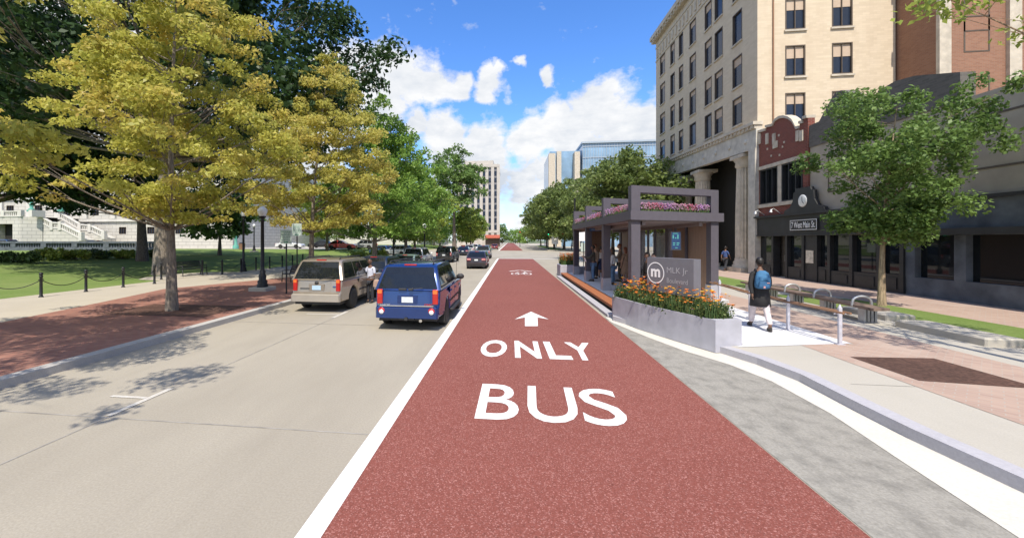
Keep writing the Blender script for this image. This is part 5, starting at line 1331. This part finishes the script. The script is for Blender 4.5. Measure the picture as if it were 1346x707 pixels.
    for s in (-1, 1):
        for u0, u1 in zip(splits, splits[1:]):
            e0 = .03 if u0 > 0 else 0; e1 = .03 if u1 < 1 else 0
            pt = lambda u, z, e: (s * hw(z), yb_at(z) + (yf_at(z) - yb_at(z)) * u + e, z)
            quadglass([pt(u0, zlo, e0), pt(u1, zlo, -e1), pt(u1, zhi, -e1), pt(u0, zhi, e0)], (s, 0, .3))
    # doors: shut lines as slim proud panels, with handles
    if hero or sc == 1:
        for s in (-1, 1):
            for d0, d1 in ((S['ra'] + wr + .16, (S['ra'] + S['fa']) / 2 - .02), ((S['ra'] + S['fa']) / 2 + .02, S['fa'] - wr - .14)):
                g = MB(); g.hexa([(s * (h - .002), d0, gc + .16), (s * (h + .007), d0, gc + .16), (s * (h + .007), d1, gc + .16), (s * (h - .002), d1, gc + .16), (s * (h - .012), d0, zb - .06), (s * (h + .005), d0, zb - .06), (s * (h + .005), d1, zb - .06), (s * (h - .012), d1, zb - .06)])
                d_ = g.build('door', [pm], T)
                g = MB(); g.rbox(min(s * (h + .006), s * (h + .034)), max(s * (h + .006), s * (h + .034)), d0 + .08, d0 + .30, zb - .19, zb - .15, .006); g.build('handle', [pm], d_)
    # mirrors
    for s in (-1, 1):
        g = MB(); g.ball((s * (h + .13), S['cowl'] - .42, zb + .13), (.13, .07, .095), 8); g.tube([(s * (h - .05), S['cowl'] - .38, zb + .05), (s * (h + .08), S['cowl'] - .40, zb + .10)], .025, 6); g.build('mirror', M['trim'] if hero else pm, T)
    # wheels
    for s in (-1, 1):
        for cy in (S['fa'], S['ra']):
            g = MB(); xo, xi = s * (h - .01), s * (h - .23)
            g.lathe([(wr * .62, xo * .995), (wr * .90, xo), (wr, xo - s * .035), (wr, xi + s * .03), (wr * .9, xi), (wr * .5, xi)], (0, cy, wr), 24, axis='x')
            wl = g.build('wheel', M['rubber'], T)
            g = MB(); g.lathe([(wr * .66, xo - s * .02), (wr * .60, xo - s * .005), (wr * .56, xo - s * .05), (wr * .2, xo - s * .06), (.0, xo - s * .05)], (0, cy, wr), 24, axis='x')
            for k in range(5):
                t = k * 1.2566; uy, uz = math.cos(t), math.sin(t); x0, x1 = xo - s * .045, xo - s * .008
                w0, w1 = .05, .035
                pts = []
                for x in (x0, x1): pts += [(x, cy + uy * .03 - uz * w0, wr + uz * .03 + uy * w0), (x, cy + uy * .03 + uz * w0, wr + uz * .03 - uy * w0), (x, cy + uy * wr * .6 + uz * w1, wr + uz * wr * .6 - uy * w1), (x, cy + uy * wr * .6 - uz * w1, wr + uz * wr * .6 + uy * w1)]
                g.hexa(pts)
            g.build('rim', M['alloy'], wl)
    # lamps, bumpers, plate
    yt = -r + .052
    tall = kind in ('suv', 'wagon', 'pickup')
    for s in (-1, 1):
        g = MB()
        x0, x1 = sorted((s * h * .90 * .985, s * h * .90 * .985 - s * (.15 if tall else .34)))
        z0, z1 = (zb - .33, zb - .02) if tall else (zb - .24, zb - .07)
        if hero: z0, z1 = (zb - .36, zb + .02)
        g.rbox(x0, x1, yt - .03, yt + .13, z0, z1, .02); t_ = g.build('taillight', M['tail'], T)
        g = MB(); g.rbox(x0 + .015, x1 - .015, yt - .036, yt - .029, z0 + (z1 - z0) * (.70 if hero else .38), z1 - (.02 if hero else (z1 - z0) * .38), .002); g.build('lens', M['amber' if hero else 'lampglass'], t_)
        g = MB(); x0, x1 = sorted((s * h * .88, s * h * .88 - s * .34)); g.rbox(x0, x1, r - .22, r - .055, zh - .33, zh - .17, .03); g.build('headlight', M['lampglass'], T)
    g = MB(); g.rbox(-.27, .27, yt - .012, yt + .02, zb - .36 if tall else zb - .30, zb - .14 if tall else zb - .12, .004); pr = g.build('plate_recess', pm if hero else M['trim'], T)
    g = MB(); g.rbox(-.155, .155, yt - .020, yt - .0125, (zb - .33) if tall else zb - .27, (zb - .18) if tall else zb - .14, .003); g.build('plate', M[plate], pr)
    g = MB(); g.box(-h * .84, h * .84, -r + .1, r - .1, gc - .04, gc + .12); g.build('underbody', M['trim'], T)
    g = MB(); g.rbox(-h * .45, h * .45, r - .03, r + .012, gc + .20, zh - .30, .01); g.build('grille', M['trim'], T)
    g = MB(); g.rbox(-h * .55, h * .55, -r - .006, -r + .05, gc + .05, gc + .10, .01); g.build('bumper_trim', M['trim'], T)
    g = MB(); g.rbox(-.17, .17, S['rr'] + .02, S['rr'] + .08, zr - .045, zr - .012, .004); g.build('brake_light', M['tail'], T)
    if roof_rack or hero:
        for s in (-1, 1):
            g = MB(); x = s * h * .66; g.tube([(x, S['rr'] + .12, zr - .01), (x, S['rr'] + .22, zr + .055), (x, S['rf'] - .35, zr + .055), (x, S['rf'] - .25, zr - .01)], .020, 6); g.build('roof_rail', M['trim'], T)
        for y in (S['rr'] + .5, S['rf'] - .7):
            g = MB(); g.box(-h * .66, h * .66, y - .03, y + .03, zr + .045, zr + .065); g.build('crossbar', M['trim'], T)
    return T, S

blue = paint('blue_paint', (.010, .038, .165), .35, .2)
T, S = car('blue_suv', 'royal blue off-road wagon with a trailer hitch beside the red bus lane', 'suv', (-2.72, 10.62 + 2.42, .0), 0, 'suv', blue, True)
h, zb, zr, r, gc = S['W'] / 2, S['zb'], S['zr'], S['L'] / 2, S['gc']
q = MB(); q.rbox(-h * .90, h * .90, -r - .07, -r + .06, gc + .05, gc + .36, .04); bmp = q.build('rear_bumper', blue, T)
q = MB(); q.rbox(-h * .78, h * .78, -r - .065, -r + .05, gc + .362, gc + .385, .004); q.build('bumper_pad', M['chrome'], bmp)
for s in (-1, 1):
    q = MB(); q.lathe([(.0, .012), (.075, .010), (.085, 0)], (s * h * .72, -r - .07, gc + .25), 14, axis='y'); q.build('reflector', M['tail'], bmp)
    q = MB(); q.lathe([(.0, .006), (.06, .004), (.062, 0)], (s * h * .72, -r - .0825, gc + .215), 12, axis='y'); q.build('lens', M['lampglass'], bmp)
q = MB(); q.box(-.04, .04, -r - .12, -r + .1, gc + .0, gc + .08); q.box(-.2, .2, -r - .05, -r + .05, gc + .015, gc + .065); q.build('tow_hitch', M['trim'], T)
q = MB(); q.tube([(.36, -r + .6, gc + .02), (.36, -r + .02, gc + .0), (.38, -r - .06, gc - .01)], .042, 10); q.build('exhaust_pipe', M['chrome'], T)
for s in (-1, 1):
    q = MB(); x = s * (h - .13); q.hexa([(x - .13, S['ra'] - .47, .16), (x + .13, S['ra'] - .47, .16), (x + .13, S['ra'] - .45, .16), (x - .13, S['ra'] - .45, .16), (x - .13, S['ra'] - .45, .46), (x + .13, S['ra'] - .45, .46), (x + .13, S['ra'] - .43, .46), (x - .13, S['ra'] - .43, .46)]); q.build('mud_flap', M['rubber'], T)
    q = MB(); q.rbox(min(s * (h - .06), s * (h + .10)), max(s * (h - .06), s * (h + .10)), S['ra'] + .55, S['fa'] - .55, gc + .02, gc + .08, .02); q.build('running_board', M['trim'], T)
yt = -r + .052
q = MB(); q.tube([(.10, yt - .06, zb + .03), (.42, yt - .045, zb + .06)], .012, 6); q.rbox(.04, .16, yt - .075, yt - .0, zb - .0, zb + .05, .01); q.build('wiper', M['trim'], T)
q = MB(); q.rbox(-.24, -.02, yt - .035, yt - .001, zb + .0, zb + .05, .012); q.build('handle', M['trim'], T)
q = MB(); put_text(q, 'ENVOY', (-h * .86, yt - .012, zb - .42), (.34, 0, 0), (0, 0, .055), 0, .0, thick=.006); q.build('badge_lettering', M['chrome'], T)
q = MB(); put_text(q, 'GMC', (.46, yt - .012, zb - .42), (.24, 0, 0), (0, 0, .065), 0, .02, thick=.006); q.build('badge_lettering', M['tail'], T)
q = MB(); q.tube([(h * .90, S['cowl'] + .25, zb), (h * .93, S['cowl'] + .10, zb + .85)], .006, 5); q.build('aerial', M['trim'], T)

tan = paint('tan_paint', (.33, .28, .225), .45, .28)
T, S = car('tan_suv', 'dusty tan off-road wagon with a light blue plate parked at the kerb', 'suv', (-6.42, 12.95 + 2.42, 0), 0, 'suv', tan, True, plate='plateblue')
q = MB(); q.rbox(-h * .92, h * .92, -r - .08, -r + .05, gc + .07, gc + .33, .04); q.build('rear_bumper', paint('silver_beige_paint', (.42, .38, .33), .4, .35), T)
q = MB(); q.tube([(.12, yt - .06, zb + .02), (.62, yt - .045, zb + .12)], .012, 6); q.build('wiper', M['trim'], T)
q = MB(); q.ball((0, yt - .01, zb - .10), (.07, .025, .06), 8); q.build('handle', M['trim'], T)
q = MB(); q.rbox(-h * .62, -h * .25, yt - .014, yt - .001, zb - .30, zb - .27, .003); q.build('badge_lettering', M['trim'], T)
q = MB(); q.ball((.62, yt - .006, zb - .22), (.06, .012, .028), 8); q.build('emblem', M['bluesign'], T)

pa = dict(navy=(.012, .022, .05), green=(.20, .27, .23), white=(.74, .74, .73), charcoal=(.035, .037, .042), plum=(.045, .038, .048), slate=(.10, .15, .20), red=(.46, .03, .03), silver=(.42, .43, .43), blue=(.03, .07, .16), black=(.015, .015, .017), dred=(.22, .03, .03))
PP = {k: paint(k + '_car_paint', v, .2) for k, v in pa.items()}
G1 = 'cars along the kerb and in the lane ahead'
car('parked_car', 'dark navy hatchback parked directly in front of the tan wagon', 'car', (-6.75, 21.6, 0), R(-2), 'wagon', PP['navy'], group=G1)
car('parked_car', 'pale green saloon parked just ahead of the navy hatchback', 'car', (-7.15, 28.3, 0), 0, 'sedan', PP['green'], group=G1)
car('parked_car', 'white wagon parked at the kerb ahead of the pale green saloon', 'car', (-8.35, 37.0, 0), R(0), 'suv', PP['white'], group=G1, roof_rack=True)
car('parked_car', 'charcoal wagon standing just ahead of the white wagon', 'car', (-7.0, 46.0, 0), R(-3), 'suv', PP['charcoal'], group=G1)
car('moving_car', 'dark plum hatchback driving next to the white lane line', 'car', (-2.86, 36.6, 0), 0, 'hatch', PP['plum'], group=G1)
car('moving_car', 'slate blue wagon ahead of the plum hatchback', 'car', (-3.5, 55.5, 0), 0, 'suv', PP['slate'], group=G1)
for i, (x, y, k, c, lb) in enumerate([(-7.4, 66, 'sedan', 'navy', 'dark blue saloon waiting past the crossing line behind the slate wagon'), (-7.6, 78, 'wagon', 'silver', 'silver car in the queue past the crossing'), (-4.2, 112, 'sedan', 'dred', 'dark red car far ahead in front of the awning shop'), (-7.8, 92, 'wagon', 'white', 'white car furthest along the queue past the crossing'), (-8.2, 103, 'sedan', 'charcoal', 'dark car at the kerb beyond the crossing')]):
    car('distant_car', lb, 'car', (x, y, 0), 0, k, PP[c], group=G1, sc=.999)
# cars on the drive, seen across the lawn
def dcar(u0, u1, vb, kind, c, rz, lb, depth):
    u = (u0 + u1) / 2; a = (u - CENX) / FL; fw = depth; x = fw * (a * CC - SS); y = fw * (a * SS + CC); z = lawn_z(x, y) + .02
    car('drive_car', lb, 'car', (x, y, z), R(rz), kind, PP[c], group='cars on the drive across the lawn', sc=.999)
dcar(240, 272, 323, 'suv', 'navy', 96, 'dark blue wagon on the drive just past the oak trunks', 80)
dcar(270, 282, 323, 'hatch', 'blue', 70, 'blue hatchback tucked behind the white pickup on the drive', 86)
dcar(283, 316, 324, 'pickup', 'white', 84, 'white pickup truck on the drive beyond the lawn', 82)
dcar(321, 346, 324, 'sedan', 'slate', 88, 'grey blue saloon on the drive behind the lamp post', 88)
dcar(363, 400, 326, 'sedan', 'white', -86, 'white saloon on the drive behind the parking signs', 72)
dcar(412, 433, 325, 'sedan', 'black', 88, 'black saloon on the drive behind the golden maple trunk', 76)
dcar(430, 468, 329, 'sedan', 'red', -84, 'bright red saloon on the drive', 64)
dcar(466, 490, 327, 'wagon', 'silver', 86, 'silver wagon on the drive right behind the red saloon', 70)
dcar(493, 512, 330, 'hatch', 'blue', 60, 'dark blue car by the corner shrubs next to a silver one', 64)
dcar(508, 538, 330, 'wagon', 'silver', 66, 'silver wagon angled toward the street past the corner shrubs', 60)
p = atY(4, 316, 57); car('drive_car', 'blue car in front of the arch of the granite building', 'car', (p.x, p.y, .97), R(88), 'wagon', PP['blue'], group='cars on the drive across the lawn', sc=.999)
p = atY(122, 316, 56); car('drive_car', 'black car at the foot of the stone stairs', 'car', (p.x, p.y, .97), R(88), 'sedan', PP['black'], group='cars on the drive across the lawn', sc=.999)
for x, y, c, k, lb in ((15.5, 76, 'charcoal', 'sedan', 'dark saloon waiting in the side street behind the shelter end'),):
    car('distant_car', lb, 'car', (x, y, 0), R(80), k, PP[c], group=G1, sc=.999)
# ------------------------------------------------------------------ people
def skin_mesh(pts, edges, radii, root=0, sub=2):
    me = bpy.data.meshes.new('limbs'); me.from_pydata([tuple(p) for p in pts], edges, []); o = bpy.data.objects.new('limbs', me); COL.objects.link(o)
    sk = o.modifiers.new('skin', 'SKIN'); sk.use_smooth_shade = True; sk.branch_smoothing = .4
    for i, r_ in enumerate(radii):
        v = me.skin_vertices[0].data[i]; v.radius = r_ if isinstance(r_, tuple) else (r_, r_); v.use_root = (i == root)
    s = o.modifiers.new('sub', 'SUBSURF'); s.levels = sub; s.render_levels = sub
    dg = bpy.context.evaluated_depsgraph_get(); dg.update()
    m2 = bpy.data.meshes.new_from_object(o.evaluated_get(dg))
    vs = [v.co.copy() for v in m2.vertices]; fs = [tuple(p.vertices) for p in m2.polygons]
    bpy.data.objects.remove(o); bpy.data.meshes.remove(me); bpy.data.meshes.remove(m2)
    return vs, fs

def person(label, loc, rz, shirt, trousers, skin='skin_b', hair='hair', h=1.72, stride=0.0, arms=((8, 8), (8, 8)), coat=None, long_hair=False, skirt=False, sit=False, bald=False, group=None, look=0.0, short=True):
    """faces +Y; arms = ((swing forward, bend) left, right) in degrees; stride in metres"""
    T = thing('person', label, 'person', loc, rz, group); k = h / 1.72
    V = lambda x, y, z: Vector((x * k, y * k, z * k))
    hip = .90
    up = [V(0, 0, hip + .02), V(0, .0, 1.08), V(0, -.005, 1.28), V(0, -.01, 1.43), V(0, .005, 1.50), V(0, .02, 1.57)]
    ur = [(.15, .105), (.135, .10), (.155, .105), (.10, .075), (.052, .055), (.05, .055)]
    if sit: up = [p + Vector((0, 0, -.42 * k)) for p in up]
    pts, ed, rad = list(up), [(0, 1), (1, 2), (2, 3), (3, 4), (4, 5)], [tuple(a * k for a in r_) for r_ in ur]
    legs, armsj = [], []
    for s, st in ((-1, stride), (1, -stride)):
        if sit: L_ = [V(s * .10, .02, .50), V(s * .11, .42, .52), V(s * .11, .44, .10), V(s * .11, .50, .04), V(s * .12, .60, .03)]
        else:
            bk = -.06 if st < 0 else 0
            L_ = [V(s * .095, 0, hip - .06), V(s * .10, st * .5 + .03, .48), V(s * .10, st + bk, .10 + (.05 if st < -.05 else 0)), V(s * .105, st + .05 + bk, .05 + (.03 if st < -.05 else 0)), V(s * .12, st + .15 + bk, .035)]
        i = len(pts); pts += L_; rad += [.085 * k, .062 * k, .042 * k, .042 * k, .03 * k]; ed += [(0, i), (i, i + 1), (i + 1, i + 2), (i + 2, i + 3), (i + 3, i + 4)]; legs.append(i)
    for (s, (sw, bd)) in ((-1, arms[0]), (1, arms[1])):
        sh = up[3] + V(s * .17, 0, -.045); a = R(sw); e = sh + V(s * .06, .29 * math.sin(a), -.29 * math.cos(a)); c = R(sw + bd)
        w_ = e + V(-s * .02, .25 * math.sin(c), -.25 * math.cos(c)); p_ = w_ + V(0, .07 * math.sin(c), -.07 * math.cos(c))
        i = len(pts); pts += [sh, e, w_, p_]; rad += [.052 * k, .042 * k, .029 * k, (.034 * k, .018 * k)]; ed += [(3, i), (i, i + 1), (i + 1, i + 2), (i + 2, i + 3)]; armsj.append((i, s, c))
    vs, fs = skin_mesh(pts, ed, rad)
    q = MB(); q.add(vs, fs, 0, True)
    # head with face, ears and nose; fingers and thumb
    hc = up[5] + V(0, .015, .10); rr_ = (.077 * k, .095 * k, .118 * k)
    rot = Matrix.Rotation(look, 4, 'Z')
    def hp(x, y, z): return hc + rot @ Vector((x * k, y * k, z * k))
    hb = MB(); hb.ball((0, 0, 0), rr_, 12)
    q.add([hc + rot @ Vector(p) for p in hb.v], hb.f, 0, True)
    q.add([hp(-.014, .088, .0), hp(.014, .088, .0), hp(0, .118, -.022), hp(0, .09, .03), hp(0, .09, -.03)], [(0, 2, 3), (2, 1, 3), (0, 4, 2), (2, 4, 1)], 0)
    for s in (-1, 1):
        e_ = MB(); e_.ball((0, 0, 0), (.014 * k, .02 * k, .03 * k), 6); q.add([hp(s * .078, 0, 0) + Vector(p) for p in e_.v], e_.f, 0, True)
        e_ = MB(); e_.ball((0, 0, 0), (.013 * k, .007 * k, .008 * k), 6); q.add([hp(s * .032, .089, .012) + Vector(p) for p in e_.v], e_.f, 1, True)
    e_ = MB(); e_.ball((0, 0, 0), (.024 * k, .008 * k, .007 * k), 6); q.add([hp(0, .086, -.052) + Vector(p) for p in e_.v], e_.f, 2, True)
    for i, s, c in armsj:
        p_ = pts[i + 3]; d = Vector((0, math.sin(c), -math.cos(c))); f_ = Vector((0, math.cos(c), math.sin(c)))
        for j, ln in enumerate((.062, .072, .068, .052)):
            b0 = p_ + f_ * ((.024 - .016 * j) * k); q.tube([b0 - d * .02 * k, b0 + d * ln * .5 * k, b0 + d * ln * .95 * k + Vector((-s * .02 * k, 0, 0))], [.009 * k, .0085 * k, .006 * k], 6)
        q.tube([p_ - d * .03 * k + f_ * .02 * k, p_ + f_ * .045 * k + d * .01 * k, p_ + f_ * .05 * k + d * .04 * k], [.011 * k, .009 * k, .007 * k], 6)
    lip = M.setdefault('lip', plain('lip', (.30, .12, .10), .5)); q.build('body', [M[skin], M['hair'], lip], T, fix=False)
    # shirt / coat
    g = lambda r_, d: tuple(a + d * k for a in r_) if isinstance(r_, tuple) else r_ + d * k
    idx = [0, 1, 2, 3]; P2 = [pts[i] for i in idx]; R2 = [g(rad[i], .014) for i in idx]; E2_ = [(0, 1), (1, 2), (2, 3)]
    P2[3] = P2[3] + V(0, 0, -.01)
    for i, s, c in armsj:
        j = len(P2); P2 += [pts[i], pts[i + 1]]; R2 += [g(rad[i], .013), g(rad[i + 1], .014)]; E2_ += [(3, j), (j, j + 1)]
        if short and not coat: P2[j + 1] = pts[i].lerp(pts[i + 1], .8)
        else: P2.append(pts[i + 2]); R2.append(g(rad[i + 2], .013)); E2_.append((j + 1, j + 2))
    vs, fs = skin_mesh(P2, E2_, R2); q = MB(); q.add(vs, fs, 0, True)
    if coat:
        q.loft([[(rx * k * math.cos(t * .314), (oy + ry * math.sin(t * .314)) * k, z * k) for t in range(20)] for z, rx, ry, oy in ((1.16, .165, .118, 0), (1.0, .19, .15, 0), (.8, .21, .18, 0), (.57, .225, .21, 0), (.565, .2, .19, 0))], 0, False, True)
    q.build('coat' if coat else 'shirt', shirt, T, fix=False)
    # trousers or skirt
    if skirt:
        z1 = up[1].z; q = MB(); q.lathe([(.135 * k, z1), (.18 * k, z1 - .2 * k), (.24 * k, z1 - .62 * k), (.23 * k, z1 - .63 * k)], n=16); q.build('skirt', trousers, T)
    else:
        P3, R3, E3 = [pts[0]], [(.10 * k, .07 * k) if coat else g(rad[0], .012)], []
        for i in legs:
            j = len(P3); P3 += [pts[i], pts[i + 1], pts[i + 2]]; R3 += [g(rad[i], .014), g(rad[i + 1], .016), g(rad[i + 2], .020)]; E3 += [(0, j), (j, j + 1), (j + 1, j + 2)]
        vs, fs = skin_mesh(P3, E3, R3); q = MB(); q.add(vs, fs, 0, True); q.build('trousers', trousers, T, fix=False)
    for i in legs:
        a, c = pts[i + 3], pts[i + 4]; d = (c - a); q = MB(); m_ = a.lerp(c, .45)
        zb_ = max(.0, m_.z - .045 * k)
        q.loft([[(m_.x + math.cos(t * .5236) * .048 * k, m_.y + math.sin(t * .5236) * .135 * k, z) for t in range(12)] for z in (zb_, zb_ + .03 * k)] + [[(m_.x + math.cos(t * .5236) * .038 * k, m_.y - .03 * k + math.sin(t * .5236) * .085 * k, zb_ + .085 * k) for t in range(12)]], 0, True, True); q.build('shoe', M['shoe'], T)
    if not bald:
        q = MB(); hb = MB(); hb.ball((0, 0, 0), (.087 * k, .104 * k, .112 * k), 12)
        vv = []
        for p in hb.v:
            x, y, z = p
            if y > .02 * k and z < .035 * k: y = .02 * k
            vv.append(hc + rot @ Vector((x, y - .014 * k, z + .022 * k)))
        q.add(vv, hb.f, 0, True)
        if long_hair: q.ball(tuple(hc + rot @ Vector((0, -.055 * k, -.10 * k))), (.085 * k, .06 * k, .15 * k), 10)
        q.build('hair', M[hair], T, fix=False)
    return T, pts, armsj, k

C = dict(white=cloth('white_cotton', (.66, .67, .70)), jeans=cloth('blue_denim', (.10, .19, .32)), black=cloth('black_cloth', (.02, .019, .02)), dark=cloth('dark_trousers', (.03, .032, .04)), pale=cloth('pale_trousers', (.62, .55, .56)), olive=cloth('olive_jacket', (.07, .07, .055)), beige=cloth('beige_shirt', (.26, .20, .15)), tan=cloth('tan_dress', (.36, .24, .17)), navy=cloth('navy_cloth', (.03, .05, .13)), bluet=cloth('blue_tee', (.05, .09, .24)), grey=cloth('grey_cloth', (.16, .16, .17)), print_=cloth('pale_print', (.55, .57, .66)))
GS = 'passengers waiting in the shelter'
p = G(487, 397.5, 0); person('pedestrian in a white print top and dark trousers standing by the car doors, looking down', p, R(165), C['print_'], C['dark'], 'skin_b', h=1.64, arms=((12, 70), (25, 45)), look=.2)
T = thing('handbag', 'tan handbag held by the pedestrian in the white top', 'bag', (p.x + .30, p.y - .06, .62)); q = MB(); q.rbox(-.17, .17, -.06, .06, 0, .27, .03); q.build('pouch', cloth('tan_leather', (.42, .29, .23)), T); q = MB(); q.tube([(-.12, 0, .26), (-.09, 0, .46), (.09, 0, .46), (.12, 0, .26)], .012, 6); q.build('strap', M['shoe'], T)
p = G(999, 431.5, .165); RB = R(-3)
T, pts, aj, k = person('walker in a long black coat and pale trousers with a blue backpack on the ramp', p, R(-14), C['black'], C['pale'], 'skin_b', h=1.73, stride=.34, arms=((-20, 6), (22, 14)), coat=True)
bp_ = thing('backpack', 'blue backpack on the back of the walker in the black coat', 'backpack', p, R(-14))
q = MB(); rings = []
for z, sx, sy_, oy in ((1.02, .10, .05, -.17), (1.05, .16, .09, -.195), (1.15, .17, .115, -.21), (1.30, .155, .105, -.205), (1.42, .12, .075, -.185), (1.47, .06, .03, -.165)):
    rings.append([(sx * k * math.copysign(abs(math.cos(t)) ** .7, math.cos(t)), oy * k + sy_ * k * math.copysign(abs(math.sin(t)) ** .7, math.sin(t)), z * k) for t in [j * 2 * math.pi / 20 for j in range(20)]])
q.loft(rings, 0, True, True); q.build('pack', cloth('blue_nylon', (.045, .15, .29)), bp_)
q = MB(); q.rbox(-.11 * k, .11 * k, -.345 * k, -.30 * k, 1.08 * k, 1.22 * k, .02); q.build('pocket', cloth('blue_nylon_dark', (.035, .12, .25)), bp_)
q = MB(); q.box(-.02, .02, -.352 * k, -.346 * k, 1.05 * k, 1.10 * k); q.box(.05, .11, -.352 * k, -.346 * k, 1.17 * k, 1.19 * k); q.build('zip_tag', cloth('pink_tag', (.55, .28, .26)), bp_)
for s in (-1, 1):
    q = MB(); q.tube([(s * .09 * k, -.14 * k, 1.42 * k), (s * .11 * k, -.02 * k, 1.50 * k), (s * .12 * k, .115 * k, 1.38 * k), (s * .13 * k, .10 * k, 1.18 * k), (s * .14 * k, -.10 * k, 1.08 * k)], .016, 6); q.build('strap', M['black'], bp_)
def in_shelter(u, v, *a, **kw):
    p = G(u, v, ZF); return person(a[0], p, *a[1:], group=GS, **kw)
in_shelter(780, 369.5, 'passenger in an olive jacket and jeans holding a paper, standing alone by the third column', R(75), C['olive'], C['jeans'], 'skin_b', h=1.78, arms=((40, 60), (35, 65)), short=False)
P0 = G(780, 369.5, ZF); T = thing('newspaper', 'white paper held by the passenger in the olive jacket', 'paper', (P0.x - .36, P0.y + .05, 1.42)); q = MB(); q.hexa([(-.02, -.16, -.12), (0, -.16, -.12), (0, .16, -.12), (-.02, .16, -.12), (-.10, -.16, .13), (-.08, -.16, .13), (-.08, .16, .13), (-.10, .16, .13)]); tag(q.build('sheet', M['letter'], T))
in_shelter(783, 366, 'passenger with auburn hair just behind the one in the olive jacket', R(120), C['beige'], C['dark'], 'skin_a', 'hairred', h=1.80, short=False)
in_shelter(790, 364.5, 'passenger in a white shirt and navy skirt seen from behind between two columns', R(-20), C['white'], C['navy'], 'skin_a', h=1.70, skirt=True, short=False)
in_shelter(806, 374, 'passenger in a white blouse and jeans beside the second column', R(60), C['white'], C['jeans'], 'skin_b', h=1.68, long_hair=True, short=False)
in_shelter(815, 370, 'bearded passenger in a loose beige shirt looking up', R(80), C['beige'], C['olive'], 'skin_a', 'hairred', h=1.85, arms=((30, 75), (25, 80)), short=False)
in_shelter(822.5, 372, 'passenger with red hair and a tan dress next to the bearded one', R(30), C['tan'], C['tan'], 'skin_a', 'hairred', h=1.70, skirt=True, long_hair=True)
q_ = G(831, 368, ZF); person('passenger seated on the shelter bench in dark clothes', (q_.x, q_.y, ZF), R(75), C['grey'], C['dark'], 'skin_b', sit=True, group=GS, short=False)
q_ = sp(2.6, 2.9, ZF); person('passenger in black whose head shows over the name sign, on the side near the column', (G(851.5, 395, ZF).x, G(851.5, 395, ZF).y, ZF), R(100), C['black'], C['dark'], 'skin_b', h=1.62, group=GS, short=False)
person('passenger whose head shows over the middle of the name sign', (G(859.5, 393, ZF).x, G(859.5, 393, ZF).y, ZF), R(140), C['navy'], C['dark'], 'skin_a', h=1.56, group=GS, short=False)
q_ = G(953.5, 356, .153); person('passer-by in a blue shirt walking beside the stone column', q_, R(-60), C['bluet'], C['dark'], 'skin_b', h=1.75, stride=.2, arms=((-15, 10), (20, 15)))
# people sitting on the far corner by the bicycles
for i, (x, y, c, lb) in enumerate(((10.6, 103, 'dark', 'person in dark clothes standing on the far corner under the street trees'), (14.6, 101.5, 'white', 'person in a white top on the far corner under the street trees'), (-9.5, 100, 'black', 'person in black standing at the far crossing near the brick wall'))):
    person(lb, (x, y, .15), R(40 * i), C[c], C['dark'], 'skin_b', h=1.7, group='people far past the crossing')
